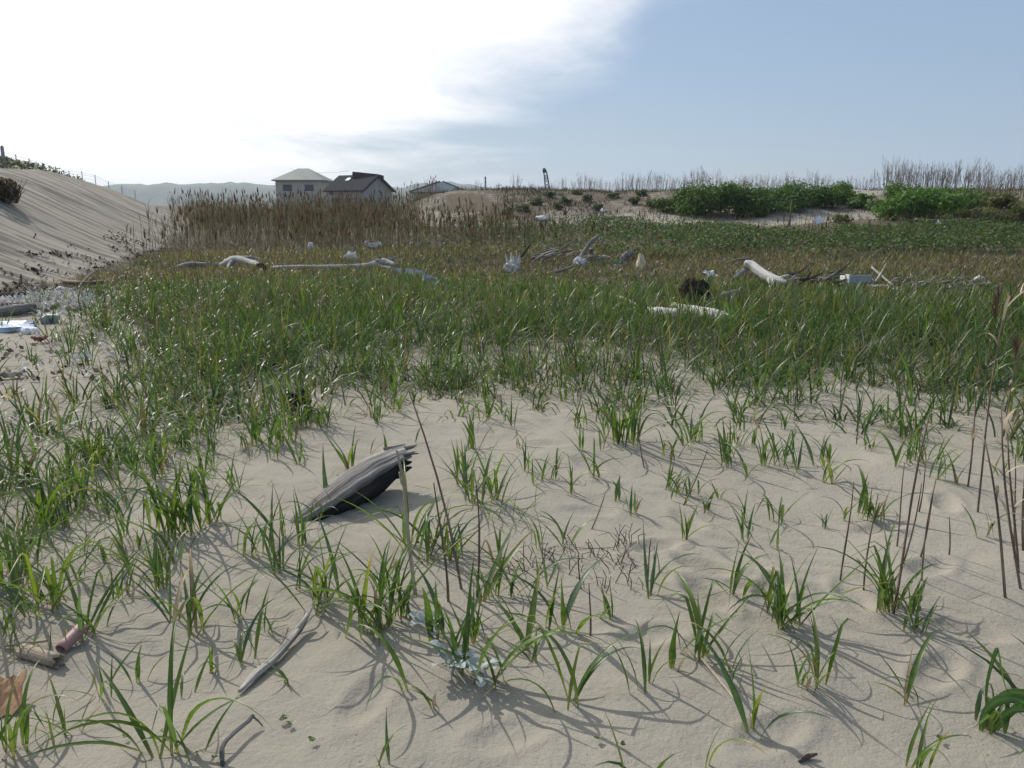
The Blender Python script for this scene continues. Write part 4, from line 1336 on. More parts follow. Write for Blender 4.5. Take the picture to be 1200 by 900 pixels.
def crumple(name, px, py, wpx, dpx, material, label, cat, amp=.15, curl=0, seed=0, rz=0, tilt=0, nx=7, ny=5):
    s = scale_at(px, py)
    v, f = sheet(wpx * s, dpx * s, nx, ny, amp * wpx * s * .3, seed, curl)
    g = G(px, py)
    o = link(name, mesh(name, v, f, material), None, g + Vector((0, 0, abs(math.sin(tilt)) * dpx * s * .45 + .003)))
    o.rotation_euler = (tilt, 0, rz)
    return tag(o, label, cat)
def blob(name, px, py, wpx, hpx, material, label, cat, seed=0, amp=.3, depth=.8, nu=14, nv=9, freq=2.2):
    s = scale_at(px, py)
    w, h = wpx * s / 2, hpx * s / 1.3
    v, f = lump(w, w * depth, h, seed, nu, nv, amp, freq)
    o = link(name, mesh(name, v, f, material, False), None, G(px, py))
    return tag(o, label, cat)
def slab(name, px, py, wpx, hpx, dm, material, label, cat, rz=0, tilt=0.0, bev=.1, roll=0.0):
    """box like piece, edges knocked off, standing wpx by hpx on screen and dm deep"""
    s = scale_at(px, py)
    w, h = wpx * s, hpx * s
    v, f = [], []
    b = min(w, h, dm) * bev
    prof = [(-w / 2 + b, 0), (w / 2 - b, 0), (w / 2, b), (w / 2, h - b), (w / 2 - b, h), (-w / 2 + b, h), (-w / 2, h - b), (-w / 2, b)]
    r_ = random.Random(int(px * 7 + py))
    for y in (-dm / 2, dm / 2):
        for x, z in prof:
            v.append((x + r_.uniform(-b, b) * .5, y + r_.uniform(-b, b) * .5, z))
    f = [tuple(range(8)), tuple(range(15, 7, -1))] + [(k + 8, (k + 1) % 8 + 8, (k + 1) % 8, k) for k in range(8)]
    o = link(name, mesh(name, v, f, material), None, G(px, py) + Vector((0, 0, -.01)))
    o.rotation_euler = (tilt, roll, rz)
    return tag(o, label, cat)

crumple('dead_leaf', 12, 826, 26, 44, M['deadleaf'], 'crumpled brown dead leaf on the sand', 'leaf', .10, .09, 3, .4, .35)
crumple('paper_scrap', 68, 607, 15, 12, M['palebl'], 'pale blue paper scrap sticking out of the sand', 'scrap', .25, .0, 4, .5, .6)
blob('driftwood_stump', 350, 480, 28, 22, M['dark'], 'charred black lump of wood hidden in the grass', 'wood', 5, .35)
blob('plastic_sheet', 8, 386, 60, 7, M['blue'], 'crumpled pale blue plastic sheet beside grey planks', 'plastic sheet', 6, .45, .7, 18, 9, 3.5)
slab('plastic_crate', 60, 378, 15, 9, .16, M['grey'], 'grey plastic box piece at the grass edge', 'box', .25, 0, .12)
blob('foam_lump', 31, 391, 9, 6, M['foam'], 'white foam lump below the blue plastic sheet', 'foam', 7)
blob('foam_lump', 42, 390, 7, 5, M['foam'], 'smaller white foam lump next to the grey box', 'foam', 8)
blob('foam_lump', 71, 341, 8, 5, M['foam'], 'white round foam float at the dune foot', 'foam', 9, .12)
blob('bottle_cap', 78, 341, 4, 4, M['blue'], 'tiny light blue plastic piece at the dune foot', 'plastic', 10, .12)
crumple('plastic_scrap', 47, 402, 14, 7, M['red'], 'curled red-brown plastic scrap on sand', 'scrap', .5, .12, 11, .3)
crumple('plastic_scrap', 155, 408, 16, 7, M['foam'], 'white shard on the sand by the grass', 'scrap', .3, .05, 12, .5)
crumple('plastic_scrap', 95, 423, 18, 7, M['bag'], 'flattened silvery wrapper on the sand', 'scrap', .4, .03, 13, .2)
crumple('plastic_scrap', 68, 417, 22, 6, M['pale'], 'long whitish bark strip on the sand', 'bark strip', .3, .04, 14, -.2)
crumple('plastic_scrap', 12, 444, 26, 8, M['pale'], 'pale flat wood chip at the sand edge', 'wood chip', .3, .05, 15, .1)
crumple('plastic_scrap', 178, 398, 12, 5, M['red'], 'rusty brown scrap under the grass tips', 'scrap', .4, .1, 16, .6)
for k, (p, r, lab) in enumerate([([(-6, 371, .05), (20, 369, .07), (43, 366, .08)], (.07, .075, .05), 'grey driftwood log lying beside the blue plastic sheet'),
                                 ([(-8, 360, .04), (25, 362, .05), (50, 358, .05)], (.04, .04, .025), 'brown driftwood branch parallel to the grey log'),
                                 ([(-8, 350, .04), (14, 350, .06), (30, 344, .05)], (.05, .045, .03), 'dark branch lying against the dune foot'),
                                 ([(12, 344, .03), (24, 337, .08), (26, 334, .2)], (.03, .025, .01), 'dark splintered branch end poking up at the dune foot'),
                                 ([(76, 333, .04), (98, 336, .06), (122, 333, .05)], (.04, .045, .02), 'dark branch under the driftwood heap at the grass edge'),
                                 ([(92, 340, .04), (104, 330, .10), (118, 322, .14)], (.025, .02, .01), 'thin brown branch leaning up at the grass edge'),
                                 ([(50, 356, .03), (72, 352, .05), (96, 345, .04)], (.02, .02, .012), 'bleached thin branch across the white wrack')]):
    stick('driftwood_branch', p, r, [M['wood'], M['brown'], M['dark'], M['dark'], M['brown'], M['brown'], M['pale']][k], lab, 'branch', 20 + k)
stick('dead_stalk', [(52, 377, .0), (48, 372, .12), (44, 368, .25), (38, 365, .42)], (.012, .01, .01, .008), M['wood'], 'leaning grey branch standing beside the grey box', 'branch', 31)

# ------------------------------------------------------------------ driftwood line across the field
stick('driftwood_log', [(202, 318, .05), (222, 315, .10), (245, 315, .09), (262, 313, .08)], (.05, .08, .06, .05), M['wood'], 'thin grey log trailing left of the root stump', 'log', 40, groove=.2)
stick('driftwood_root', [(258, 315, .06), (268, 314, .12), (276, 313, .19), (292, 314, .13), (304, 315, .07)], (.05, .10, .09, .08, .05), M['pale'], 'bleached root stump humped above the grass', 'root', 41, groove=.25,
      fork=[([(272, 314, .14), (268, 315, .06), (266, 317, .0)], [.06, .05, .04]), ([(280, 313, .22), (296, 312, .22), (306, 312, .18)], [.05, .035, .02])])
stick('driftwood_log', [(318, 317, .06), (352, 318, .09), (392, 318, .09), (430, 317, .10), (448, 315, .15), (464, 316, .11)], (.045, .065, .06, .08, .12, .05), M['pale'], 'long bleached driftwood trunk lying level across the field', 'log', 42, seg=22, groove=.22,
      fork=[([(440, 316, .18), (456, 314, .22), (466, 314, .27)], [.06, .04, .03]), ([(445, 317, .1), (460, 319, .08), (474, 320, .03)], [.05, .04, .02])])
blob('foam_lump', 306, 318, 12, 9, M['dark'], 'dark knotted lump beside the bleached root stump', 'wood', 43)
blob('plastic_bottle', 306, 320, 5, 5, M['cream'], 'small orange-yellow litter piece by the root stump', 'litter', 44, .1)
blob('plastic_bag', 411, 307, 15, 11, M['bag'], 'white crumpled plastic bag in the brown grass behind the long trunk', 'bag', 45, .45, .8, 16, 10, 4)
crumple('plastic_scrap', 437, 293, 18, 10, M['bag'], 'torn white plastic on the brown reeds', 'scrap', .5, .1, 46, .3, .3)
blob('foam_lump', 365, 292, 8, 8, M['foam'], 'single white foam block among the reed foot', 'foam', 47, .15)
slab('board', 485, 324, 20, 9, .03, M['lilac'], 'pale lilac board standing tilted in the grass', 'board', .1, -.5, .05, .12)
slab('board', 464, 322, 13, 8, .03, M['grey'], 'grey board at the end of the long trunk', 'board', -.2, -.5, .05, -.1)
blob('rag_bundle', 501, 335, 15, 12, M['grey'], 'striped grey crumpled bundle in the grass', 'bundle', 48, .4, .7, 14, 10, 4)
stick('driftwood_stick', [(512, 290, .12), (518, 290, .16), (526, 292, .08)], (.02, .02, .015), M['pale'], 'short white stick lying on brown reeds', 'stick', 49)
def white_stump():
    g = G(601, 319)
    e = empty('driftwood_stump', g, 'bleached white upturned stump with spiky roots', 'stump')
    s = scale_at(601, 319)
    v, f = lump(9 * s, 8 * s, 10 * s, 50, 14, 9, .4, 3)
    link('trunk', mesh('trunk', v, f, M['bleach'], False, None, [(p[2], p[0], p[1]) for p in v]), e)
    r_ = random.Random(3)
    for k in range(9):
        a = r_.random() * 6.28
        p = Vector((math.cos(a) * 5 * s, math.sin(a) * 4 * s, 8 * s))
        q = p + Vector((math.cos(a) * r_.uniform(0, 5) * s, math.sin(a) * 3 * s, r_.uniform(6, 16) * s))
        vv, ff, gg = tube([p, p.lerp(q, .5), q], [2.2 * s, 1.5 * s, .5 * s], 6, .2, k)
        link('root', mesh('root', vv, ff, M['bleach'], False, None, gg), e)
white_stump()
stick('driftwood_stick', [(606, 312, .12), (614, 308, .25), (621, 306, .42)], (.035, .03, .018), M['dark'], 'dark stick jutting up beside the white stump', 'stick', 52)
# the driftwood pile
r_ = random.Random(11)
pile = []
for k in range(26):
    x = r_.uniform(628, 694); y = r_.uniform(303, 310); l = r_.uniform(10, 26)
    up = r_.uniform(.0, .22); h0 = r_.uniform(.05, .3) * (1 - abs(x - 662) / 50)
    pile.append(([(x - l / 2, y, max(.03, h0)), (x, y, h0 + up * .5 + .03), (x + l / 2, y, h0 + up + .03)], r_.uniform(.014, .04), k))
adj = ['knotted', 'split', 'thin', 'crooked', 'stubby', 'bent', 'smooth', 'cracked']
for k, (p, r, i) in enumerate(pile):
    stick('driftwood_branch', p, (r, r * .9, r * .5), [M['wood'], M['pale'], M['brown'], M['wood']][k % 4], 'driftwood branch heaped in the pile right of the white stump', 'branch', 60 + k, 8, 7, group='branches of the driftwood pile')
stick('driftwood_branch', [(677, 308, .02), (684, 307, .25), (692, 306, .50), (701, 306, .66)], (.05, .05, .045, .03), M['wood'], 'long pole slanting up out of the driftwood pile', 'pole', 80)
stick('driftwood_branch', [(693, 309, .0), (693, 308, .2), (692, 308, .36)], (.06, .055, .05), M['brown'], 'short stake standing under the slanting pole', 'stake', 81)
crumple('net_scrap', 688, 308, 12, 8, M['teal'], 'teal net scrap caught below the slanting pole', 'net', .6, .2, 82, 0, .8)
crumple('net_scrap', 722, 312, 8, 6, M['teal'], 'loose teal scrap right of the driftwood pile', 'net', .6, .2, 83, .4, .5)
blob('plastic_bag', 680, 312, 17, 9, M['bag'], 'white bag at the foot of the driftwood pile', 'bag', 84, .4, .7, 16, 10, 4)
stick('driftwood_log', [(698, 307, .08), (707, 306, .1), (715, 306, .08)], (.05, .06, .04), M['pale'], 'short bleached log just right of the pile', 'log', 85)
stick('driftwood_log', [(728, 307, .06), (735, 305, .16), (741, 304, .2)], (.08, .09, .06), M['wood'], 'grey log end sloping up beside the cream sack', 'log', 86)
blob('sack', 751, 316, 11, 17, M['cream'], 'upright cream and yellow sack in the brown grass', 'sack', 87, .3, .7, 12, 10, 3)
stick('driftwood_branch', [(640, 324, .05), (655, 323, .1), (672, 318, .12)], (.03, .03, .02), M['wood'], 'grey branch lying in the grass before the pile', 'branch', 88)
def root_ball():
    g = G(812, 358)
    e = empty('root_ball', g, 'dark brown round clump of matted roots in the grass', 'root ball')
    s = scale_at(812, 358)
    v, f = lump(19 * s, 17 * s, 22 * s, 90, 30, 20, .22, 3.5)
    link('core', mesh('core', v, f, M['dark'], False), e)
    n = 2600
    rr = np.random.default_rng(5)
    d = rr.normal(0, 1, (n, 3)); d[:, 2] = np.abs(d[:, 2]); d /= np.linalg.norm(d, axis=1)[:, None]
    p = d * np.array([18.5, 16.5, 27]) * s * rr.uniform(.86, 1.0, (n, 1))
    c = np.array([[.05, .04, .03], [.10, .08, .06], [.15, .125, .095], [.035, .028, .02]])[rr.integers(0, 4, n)]
    v, q, c = blades(p, rr.uniform(0, 6.28, n), rr.uniform(.05, .14, n), np.full(n, .009), rr.uniform(.5, 2.2, n), rr.normal(0, .5, n), c, c, 2)
    tag(link('root_fibres', quads('root_fibres', v, q, M['dry'], c), e), kind='stuff')
root_ball()
stick('driftwood_log', [(757, 372, .07), (780, 376, .09), (800, 378, .10)], (.07, .085, .07), M['bleach'], 'white log piece left of the dark root ball', 'log', 91, seg=16, groove=.15)
stick('driftwood_log', [(790, 371, .12), (820, 377, .12), (845, 381, .1), (862, 384, .07)], (.075, .085, .08, .05), M['bleach'], 'whitest driftwood log lying in front of the dark root ball', 'log', 92, seg=18, groove=.15)
stick('driftwood_stick', [(716, 354, .10), (730, 358, .11), (748, 364, .07)], (.025, .03, .02), M['pale'], 'thin pale stick leading to the white log', 'stick', 93)
stick('driftwood_log', [(838, 357, .06), (850, 355, .10), (865, 352, .12)], (.05, .08, .06), M['wood'], 'grey driftwood block right of the dark root ball', 'log', 94)
blob('litter_piece', 853, 359, 6, 5, M['cream'], 'small yellow litter piece under the grey block', 'litter', 95, .15)
crumple('foam_slab', 831, 325, 15, 10, M['foam'], 'speckled white foam slab tilted in brown grass', 'foam', .25, 0, 96, .5, .6)
stick('bent_trunk', [(872, 330, .33), (880, 331, .32), (890, 333, .23), (901, 335, .15), (911, 336, .10), (922, 337, .06)], (.085, .09, .088, .092, .085, .05), M['bleach'], 'big bleached trunk sloping out of the grass', 'trunk', 97, seg=18, n=14, groove=.2, wob=.03,
      fork=[([(900, 335, .15), (903, 337, .09), (904, 339, .0)], [.07, .06, .05]), ([(876, 330, .27), (868, 330, .19), (858, 330, .03)], [.05, .045, .04]), ([(908, 335, .12), (920, 334, .17), (928, 333, .19)], [.04, .025, .01])])
stick('driftwood_branch', [(853, 314, .14), (866, 313, .18), (878, 313, .2)], (.025, .03, .03), M['wood'], 'grey pole reaching left from the bleached sloping trunk', 'pole', 98)
for k in range(15):
    x = r_.uniform(922, 988); y = r_.uniform(330, 338); l = r_.uniform(10, 30)
    h0 = r_.uniform(.02, .22); up = r_.uniform(-.05, .25)
    stick('driftwood_branch', [(x - l / 2, y, max(.02, h0)), (x, y, h0 + .03), (x + l / 2, y, max(.02, h0 + up))], (.03, .025, .012), [M['brown'], M['dark'], M['wood']][k % 3], 'dark branch in the tangle between the bleached trunk and the white box', 'branch', 110 + k, 8, 6, group='branches tangled beside the white box')
stick('driftwood_branch', [(930, 333, .1), (948, 333, .1), (966, 332, .12)], (.022, .025, .015), M['pale'], 'pale branch on top of the dark tangle', 'branch', 130)
def white_box():
    g = G(1003, 336)
    s = scale_at(1003, 336)
    e = empty('foam_box', g, 'broken white foam box with grey side at the tangle', 'box', rz=.15)
    w, h, d = 25 * s, 13 * s, .3
    for nm, a, b in (('side', (-w / 2, -d / 2, 0), (w / 2, -d / 2 + .03, h)), ('side', (-w / 2, d / 2 - .03, 0), (w / 2, d / 2, h * .8)),
                     ('end', (-w / 2 - .03, -d / 2, 0), (-w / 2 - .002, d / 2, h * 1.05)), ('end', (w / 2 + .002, -d / 2, 0), (w / 2 + .03, d / 2, h * .7)), ('bottom', (-w / 2, -d / 2 + .032, .0), (w / 2, d / 2 - .032, .03))):
        v, f = box(a, b)
        link(nm, mesh(nm, v, f, M['grey'] if nm == 'side' else M['foam']), e)
white_box()
stick('driftwood_stick', [(1022, 337, .05), (1030, 335, .2), (1036, 333, .38)], (.02, .018, .012), M['pale'], 'pale stick crossing up right of the white box', 'stick', 131)
stick('driftwood_stick', [(1020, 332, .3), (1032, 335, .18), (1046, 338, .05)], (.02, .02, .015), M['pale'], 'pale stick crossing down right of the white box', 'stick', 132)
blob('foam_lump', 1013, 330, 6, 5, M['teal'], 'teal bottle piece behind the white box', 'litter', 133, .15)
slab('board', 1030, 339, 22, 5, .12, M['pale'], 'flat whitish board under the crossed sticks', 'board', .2, .2, .1)
for k in range(26):
    x = 1048 + k * 4.6 + r_.uniform(-3, 3); y = 334 + r_.uniform(-4, 5)
    stick('driftwood_stick', [(x - r_.uniform(4, 9), y, .04), (x, y, r_.uniform(.06, .12)), (x + r_.uniform(4, 9), y, r_.uniform(.02, .1))], (.016, .018, .01), [M['pale'], M['wood'], M['brown'], M['straw']][k % 4], 'short stick in the long wrack drift right of the white box', 'stick', 140 + k, 6, 6, group='sticks in the wrack drift')
blob('foam_lump', 1147, 330, 9, 6, M['foam'], 'white foam lump at the far end of the wrack drift', 'foam', 170)
blob('foam_lump', 1158, 334, 6, 4, M['foam'], 'tiny white foam lump next to the larger one in the drift', 'foam', 171)
blob('foam_lump', 1142, 306, 7, 5, M['foam'], 'white speck of foam in the green creepers', 'foam', 172)
blob('foam_lump', 1199, 352, 8, 18, M['cream'], 'tan upright block in the grass beside the dark seed stalk', 'block', 173, .15)
slab('sign_board', 962, 262, 11, 8, .1, M['white'], 'small white and black board lying on the bare dune sand', 'board', .5, -.6, .05, -.5)
blob('litter_piece', 634, 258, 16, 5, M['bag'], 'pale rubbish sheet on the sand of the back dune', 'litter', 174, .4)
blob('foam_lump', 706, 249, 5, 4, M['foam'], 'lone white fragment on the back dune sand', 'foam', 175)
blob('foam_lump', 1100, 263, 6, 4, M['foam'], 'white fragment at the foot of the big shrub clump', 'foam', 176)
blob('brown_clump', 887, 378, 16, 14, M['deadleaf'], 'dried brown flower head clump in the green grass', 'dry plant', 177, .5, .8, 14, 10, 5)

# white wrack band by the left dune and scattered fragments elsewhere
def wrack():
    parts = []
    def band(n, pxf, pyf, cols, l0, l1, w):
        px, py = pxf(n), pyf(n)
        u, w_ = (px - 600) / F, (450 - py) / F
        rx, ry, rz = u, cp + w_ * sp, -sp + w_ * cp
        zz_ = np.zeros(n)
        for _ in range(6):
            t_ = (CAM_Z - zz_) / -rz
            zz_ = .5 * zz_ + .5 * H(t_ * rx, t_ * ry)
        P = np.stack([t_ * rx, t_ * ry, H(t_ * rx, t_ * ry)], 1)
        qx, qy = PX(P[:, 0], P[:, 1], P[:, 2])
        P[(np.abs(qx - px) > 9) | (np.abs(qy - py) > 5), 2] = -3      # rays that found no ground: sunk out of sight
        P = P[P[:, 2] > -2]; n = len(P)
        if n < 2: return
        P[:, 2] += .012
        cc = np.array(cols)[rng.integers(0, len(cols), n)] * rng.uniform(.7, 1.1, (n, 1))
        parts.append(blades(P, rng.uniform(0, 6.28, n), rng.uniform(l0, l1, n), rng.uniform(w * .5, w, n), rng.uniform(.9, 1.55, n), rng.normal(0, .25, n), cc, cc, 2, P[:, 2], rng.normal(0, .6, n)))
        m_ = n // 2
        P2 = P[:m_].copy(); P2[:, 2] += .02
        v_, q_2, c_2 = leaf_cloud(m_, lambda r_, k_: (P2, r_.normal(0, 1, (k_, 3))), (l0 + l1) * .38, cols, n)
        parts.append((v_, q_2, c_2))
    W = [(.62, .60, .56), (.72, .71, .69), (.48, .44, .38), (.35, .3, .24)]
    band(900, lambda n: rng.uniform(-10, 105, n), lambda n: rng.normal(0, 4, n) + 357, W[:2] + W[:3], .06, .2, .06)
    band(600, lambda n: rng.uniform(35, 108, n), lambda n: rng.normal(0, 3, n) + 348, W[:2] + W[:3], .06, .2, .06)
    D = [(.07, .05, .035), (.16, .12, .085), (.3, .24, .17)]
    band(420, lambda n: rng.uniform(-10, 125, n), lambda n: rng.normal(0, 5, n) + 343, D, .05, .25, .03)
    # clods and stems sliding down the left dune in slanting trails
    for k in range(60):
        x0, y0 = rng.uniform(-20, 190), rng.uniform(262, 320)
        m = int(rng.integers(8, 26))
        band(m, lambda n: x0 + np.linspace(0, rng.uniform(15, 60), n) + rng.normal(0, 1.5, n), lambda n: np.minimum(y0 + np.linspace(0, rng.uniform(4, 26), n) + rng.normal(0, 1.2, n), 344 - .28 * x0), [(.05, .042, .034), (.10, .085, .065)], .03, .14, .05)
    band(300, lambda n: rng.uniform(0, 190, n), lambda n: rng.uniform(365, 450, n), D + W[1:2], .03, .13, .02)
    band(420, lambda n: rng.uniform(1045, 1170, n), lambda n: rng.normal(0, 3.5, n) + 335, W + D, .05, .2, .03)
    band(300, lambda n: rng.uniform(625, 760, n), lambda n: rng.normal(0, 4, n) + 309, W[2:] + D, .06, .25, .03)
    band(250, lambda n: rng.uniform(920, 1045, n), lambda n: rng.normal(0, 3, n) + 335, W[2:] + D, .06, .3, .03)
    band(120, lambda n: rng.uniform(100, 700, n), lambda n: rng.uniform(320, 345, n), W, .03, .1, .03)
    v, q, c = join(parts)
    o = link('wrack_fragments', quads('wrack_fragments', v, q, M['dry'], c))
    tag(o, 'broken bits of reed, bark and foam washed up along the drift lines', 'debris', kind='stuff')
wrack()

# ------------------------------------------------------------------ dry stalks standing in sand and grass
def dry_stalk(px, py, hpx, lab, lean=0.0, r=.004, head=0, husks=0, material=None, group=None, seed=0, depthlean=0.0):
    g = G(px, py)
    slant = (g - cam.location).length
    h = hpx * slant / F / math.cos(math.asin(min(.9, (CAM_Z - g.z) / slant)))
    e = empty('dry_stalk', g, lab, 'stalk', group)
    m = material or M['stalk']
    q = random.Random(seed)
    pts = [Vector((lean * h * s + .03 * h * math.sin(s * 3 + seed), depthlean * h * s, -.03 + (h + .03) * s)) for s in (0, .2, .4, .6, .8, 1)]
    v, f, gg = tube(pts, [r, r, r * .9, r * .8, r * .65, r * .45], 6, .05, seed)
    link('stem', mesh('stem', v, f, m, True, None, gg), e)
    for k in range(husks):
        s = q.uniform(.35, .95); b = pts[min(4, int(s * 5))].lerp(pts[min(5, int(s * 5) + 1)], s * 5 - int(s * 5))
        a = q.random() * 6.28; l = h * q.uniform(.12, .22)
        c = np.array([[.48, .40, .29]]) * q.uniform(.6, 1.1)
        v, qd, cc = blades(np.array([tuple(b)]), np.array([a]), np.array([l]), np.array([.014]), np.array([q.uniform(.2, .6)]), np.array([q.uniform(.8, 2.2)]), c, c, 6)
        link('husk', quads('husk', v, qd, M['dry'], cc), e)
    if head:
        n = 46
        rr = np.random.default_rng(seed)
        b = np.array([tuple(pts[-1] + (pts[-2] - pts[-1]) * u) for u in rr.random(n) * .9])
        c = np.array([[.10, .062, .04], [.15, .10, .07]])[rr.integers(0, 2, n)]
        v, qd, cc = blades(b, rr.uniform(0, 6.28, n), np.full(n, head * h * .16), np.full(n, .009), rr.uniform(.1, .6, n), rr.normal(0, .4, n), c, c, 2)
        link('seed_head', quads('seed_head', v, qd, M['dry'], cc), e)
    return e
SK = [(542, 690, 205, -.24, 0, 0), (522, 705, 125, -.05, 0, 0), (1040, 718, 190, .12, 0, 0), (1080, 680, 100, .03, 0, 0), (1015, 690, 95, 0, 0, 0), (988, 680, 100, -.02, 0, 0), (1058, 660, 80, .1, 0, 0), (1076, 652, 70, .12, 0, 0),
      (1190, 670, 130, -.16, 0, 2), (1196, 690, 165, -.22, 0, 3), (1203, 645, 120, -.12, 0, 2), (1194, 655, 100, -.2, 0, 1), (1183, 700, 150, -.3, 0, 1), (1112, 650, 38, -.1, 0, 0), (1130, 570, 120, .02, 0, 1), (1141, 600, 210, .05, 0, 1), (1155, 480, 110, -.02, 1, 0),
      (758, 548, 45, -.3, 0, 0), (800, 592, 62, .35, 0, 0), (690, 620, 42, .4, 0, 0), (930, 372, 45, -.1, 0, 0), (1118, 470, 70, .02, 0, 0), (985, 470, 65, .03, 0, 0), (880, 470, 75, -.05, 0, 0), (700, 495, 70, .02, 0, 0), (730, 470, 80, .03, 0, 0),
      (690, 745, 55, 0, 0, 0), (757, 680, 45, .1, 0, 0), (682, 690, 40, -.1, 0, 0), (1005, 520, 55, .02, 0, 0), (1180, 510, 90, -.06, 1, 1), (560, 700, 120, -.02, 0, 0), (1075, 600, 60, .05, 0, 0), (1048, 640, 85, .04, 0, 0)]
SLAB = {0: 'tall thin brown stalk leaning left in front of the grey log', 2: 'tall brown stalk leaning right out of the upright grass cluster', 8: None, 14: None, 16: 'dark feathery seed stalk rising above the dense grass', 30: 'seed-headed stalk among the grass near the dry husk stalks',
        13: 'short broken stub of brown stalk alone on open sand', 17: 'dead stalk leaning against the big sand tuft', 18: 'slanting brown stalk alone on the sand', 19: 'small reddish stalk leaning right on the sand', 20: 'dark stalk upright before the branch tangle'}
for i, (px, py, hp, le, hd, hu) in enumerate(SK):
    lab = SLAB.get(i)
    grp = None
    if not lab:
        lab = 'dry brown stalk with peeling pale husks standing in sand' if hu else 'bare brown stalk standing upright among the grass plants'
        grp = 'husked dry stalks' if hu else 'bare dry stalks'
    dry_stalk(px, py, hp, lab, le, .0052 if hp > 110 else .0038, hd, hu + (2 if hu else 0), None, grp, i)
# stalks on the bare strip of the back dune
for i in range(34):
    px = random.uniform(682, 1130); py = random.uniform(262, 272)
    dry_stalk(px, py, random.uniform(6, 14), 'short dry stalk poking from the bare strip of dune sand', random.uniform(-.1, .25), .022, .9, 0, None, 'dry stalks on the dune strip', 300 + i)
dry_stalk(923, 266, 28, 'tallest dark stake standing on the bare dune strip', .1, .05, 0, 0, M['brown'], None, 340)
# brown wiry tufts
def wiry(px, py, w, h, seed, lab):
    g = G(px, py)
    e = empty('withered_plant', g, lab, 'dry plant', 'withered brown plants')
    q = random.Random(seed)
    for k in range(9):
        a = q.random() * 6.28
        p = Vector((q.gauss(0, w), q.gauss(0, w), -.01))
        t = p + Vector((math.cos(a) * h * q.uniform(.1, .6), math.sin(a) * h * q.uniform(.1, .6), h * q.uniform(.4, 1)))
        m_ = p.lerp(t, .5) + Vector((q.gauss(0, .012), q.gauss(0, .012), .01))
        v, f, gg = tube([p, m_, t, t + Vector((q.gauss(0, .02), q.gauss(0, .02), -.008))], [.0022, .002, .0016, .0008], 4, 0, k)
        link('stem', mesh('stem', v, f, M['brown'], False, None, gg), e)
for i, (px, py) in enumerate([(722, 655), (745, 662), (735, 640), (690, 650), (625, 668), (610, 660), (720, 690), (652, 662), (95, 500), (120, 510)]):
    wiry(px, py, .05, .10, 400 + i, 'withered wiry brown plant on the sand' if px > 500 else 'withered wiry brown plant among the grass left of the grey log')

# ------------------------------------------------------------------ silver leaved plant
def lobed(seed):
    q = random.Random(seed)
    half = [(0, .03), (.18, .035), (.28, .17), (.35, .24), (.40, .16), (.44, .05), (.54, .24), (.62, .32), (.68, .22), (.72, .06), (.82, .22), (.92, .19), (1.0, .06)]
    v, f = [], []
    for i, (x, w) in enumerate(half):
        z = .25 * math.sin(x * 2.2) + .0
        w *= q.uniform(.85, 1.15)
        v += [(x, -w, z + w * .28), (x, 0, z), (x, w, z + w * .28)]
    for i in range(len(half) - 1):
        f += [(i * 3, i * 3 + 1, i * 3 + 4, i * 3 + 3), (i * 3 + 1, i * 3 + 2, i * 3 + 5, i * 3 + 4)]
    return mesh('leaf', v, f, M['silver'], True)
LP = [lobed(i) for i in range(4)]
def silver(px, py, n, r, label):
    g = G(px, py)
    e = empty('silver_plant', g, label, 'plant')
    q = random.Random(int(px))
    v, f, gg = tube([(0, 0, -.03), (.01, 0, .02), (0, .01, .05)], [.006, .006, .004], 6)
    link('stem', mesh('stem', v, f, M['silver'], True), e)
    for k in range(n):
        o = link('leaf', q.choice(LP), e, (q.gauss(0, .012), q.gauss(0, .012), q.uniform(.01, .05)))
        s = r * q.uniform(.65, 1.1)
        o.scale = (s, s * .8, s)
        o.rotation_euler = (q.uniform(-.3, .3), -q.uniform(.0, .7), k * 2.4 + q.random())
silver(503, 748, 8, .085, 'silvery lobed-leaf plant beside the upright green shoot, higher on the sand')
silver(527, 790, 10, .09, 'silver-leaved plant rosette at the foot of tall grass')
silver(566, 800, 8, .08, 'silver-leaved rosette under the broad green shoot')
# little clover like seedlings
SD = []
q_ = random.Random(8)
vv = [(0, 0, .0)] + [(.5 + .5 * math.cos(t), .42 * math.sin(t), .12) for t in [i * 2 * math.pi / 9 for i in range(9)]]
me_s = mesh('leaf', vv, [(0, 1 + k, 1 + (k + 1) % 9) for k in range(9)], M['leaf'], True, np.tile(np.array([[.09, .14, .04]]), (10, 1)))
for i, (px, py) in enumerate([(194, 862), (330, 848), (335, 846), (366, 872), (340, 852), (252, 892), (148, 868), (290, 745), (700, 870), (730, 878), (505, 645), (490, 640), (382, 566), (396, 560), (1100, 870)]):
    e = empty('seedling', G(px, py), 'tiny round-leaved green seedling on the sand', 'seedling', 'tiny seedlings on the sand')
    for k in range(5):
        o = link('leaf', me_s, e, (0, 0, .012))
        s = q_.uniform(.008, .015)
        o.scale = (s, s, s); o.rotation_euler = (0, -q_.uniform(.1, .7), k * 1.256 + q_.random() * .5)
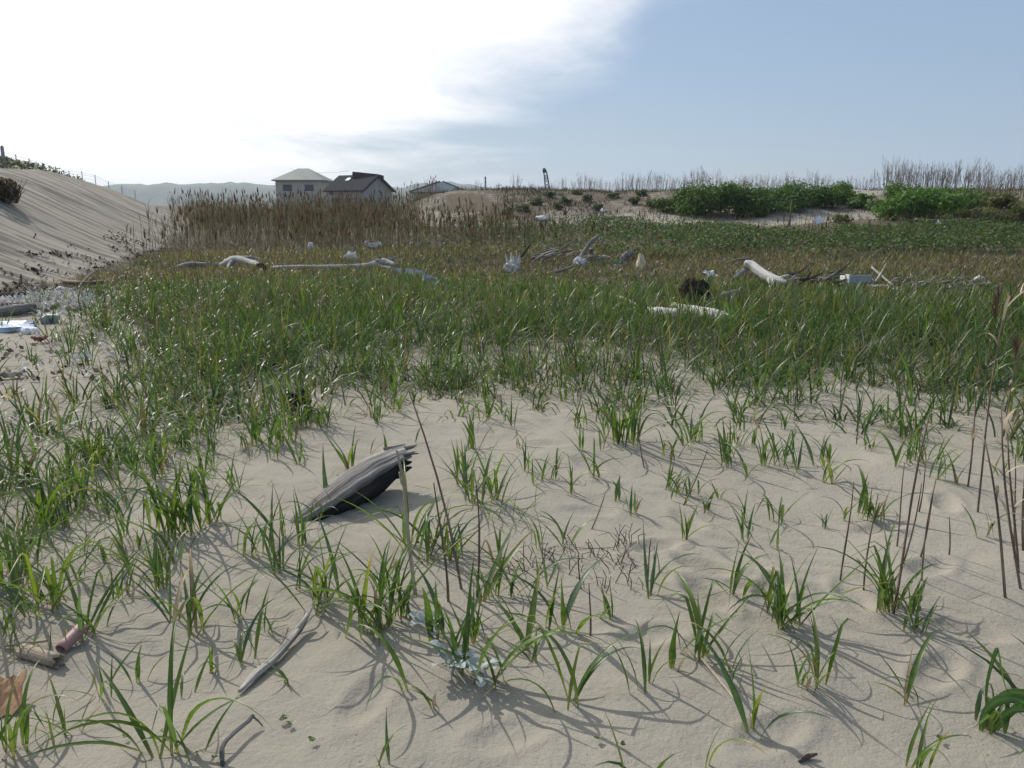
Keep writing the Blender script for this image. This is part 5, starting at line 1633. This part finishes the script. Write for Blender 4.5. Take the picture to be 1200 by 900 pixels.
# ------------------------------------------------------------------ the folded broad leaf plant
def folded():
    g = G(1150, 857)
    e = empty('grass_plant', g, 'broad-leaved grass plant with its blades folded over sharply', 'grass')
    def ribbon(pts, w, seed, fan=0.25):
        pts, _ = resample([(Vector(p), 0) for p in pts], 18)
        v, f, c = [], [], []
        for i, p in enumerate(pts):
            t = i / 17
            d = (pts[min(i + 1, 17)] - pts[max(i - 1, 0)]).normalized()
            sd = d.cross(Vector((.15, 1, .1))).normalized()
            sd = (sd * .55 + Vector((.2, .9, 0)) * .45).normalized()
            ww = w * (.28 + 1.55 * t if t < .4 else .9 * (1 - (t - .4) / .6) ** .7 + .02)
            nm = sd.cross(d)
            k = Vector((.075, .14, .036)) if t > .1 else Vector((.2, .22, .09))
            for j, (u, br) in enumerate(((-1, .8), (-.5, 1.3), (0, 1.9), (.5, .85), (1, 1.15))):  # striped highlights across the blade, painted as light and dark columns
                v.append(p + sd * ww / 2 * u + nm * ww * .14 * abs(u))
                c.append(tuple(k * br))
        for i in range(17):
            for j in range(4):
                a = i * 5 + j
                f.append((a, a + 1, a + 6, a + 5))
        link('leaf', mesh('leaf', v, f, M['leaf'], True, np.array(c)), e)
    ribbon([(0, 0, -.02), (.0, 0, .05), (.03, -.01, .105), (.09, -.02, .11), (.15, -.03, .06), (.19, -.03, .015)], .030, 1)
    ribbon([(.01, .01, -.02), (.02, .01, .06), (.06, .0, .12), (.13, -.01, .12), (.2, -.01, .07), (.26, -.02, .03)], .024, 2)
    ribbon([(.02, 0, -.02), (.01, .02, .12), (.02, .02, .23), (.03, .02, .235), (.05, .01, .15), (.07, .0, .1)], .012, 3)
    ribbon([(.03, .0, -.02), (.07, .0, .05), (.1, -.01, .09), (.16, -.03, .10), (.24, -.05, .08)], .022, 4)
    ribbon([(.01, -.01, -.02), (.03, -.02, .04), (.05, -.03, .085), (.1, -.05, .095), (.14, -.06, .05)], .020, 5)
folded()
plant(G(1163, 855), .15, 'wide', 'kinked broad grass shoot rooted against the folded broad leaves', None, n=5, only='kink', wf=.8)
plant(G(1160, 856), .17, 'wide', 'kinked broad grass shoot rooted beside the folded broad leaves', None, n=5, only='kink', wf=.8)

# ------------------------------------------------------------------ air
def haze():
    m = bpy.data.materials.new('haze_air')
    m.use_nodes = True
    t = m.node_tree
    for n in list(t.nodes):
        t.nodes.remove(n)
    o_ = t.nodes.new('ShaderNodeOutputMaterial')
    p = t.nodes.new('ShaderNodeVolumePrincipled')
    p.inputs['Color'].default_value = (.80, .90, 1.0, 1)
    p.inputs['Density'].default_value = HAZE
    p.inputs['Anisotropy'].default_value = .3
    t.links.new(p.outputs[0], o_.inputs['Volume'])
    v, f = box((-3050, -3050, -4), (3050, 3050, 75))
    o = link('haze', mesh('haze', v, f, m))
    tag(o, 'thin pale haze in the air over the dunes and far hills', 'haze', kind='stuff')
HAZE = 0.00028
haze()
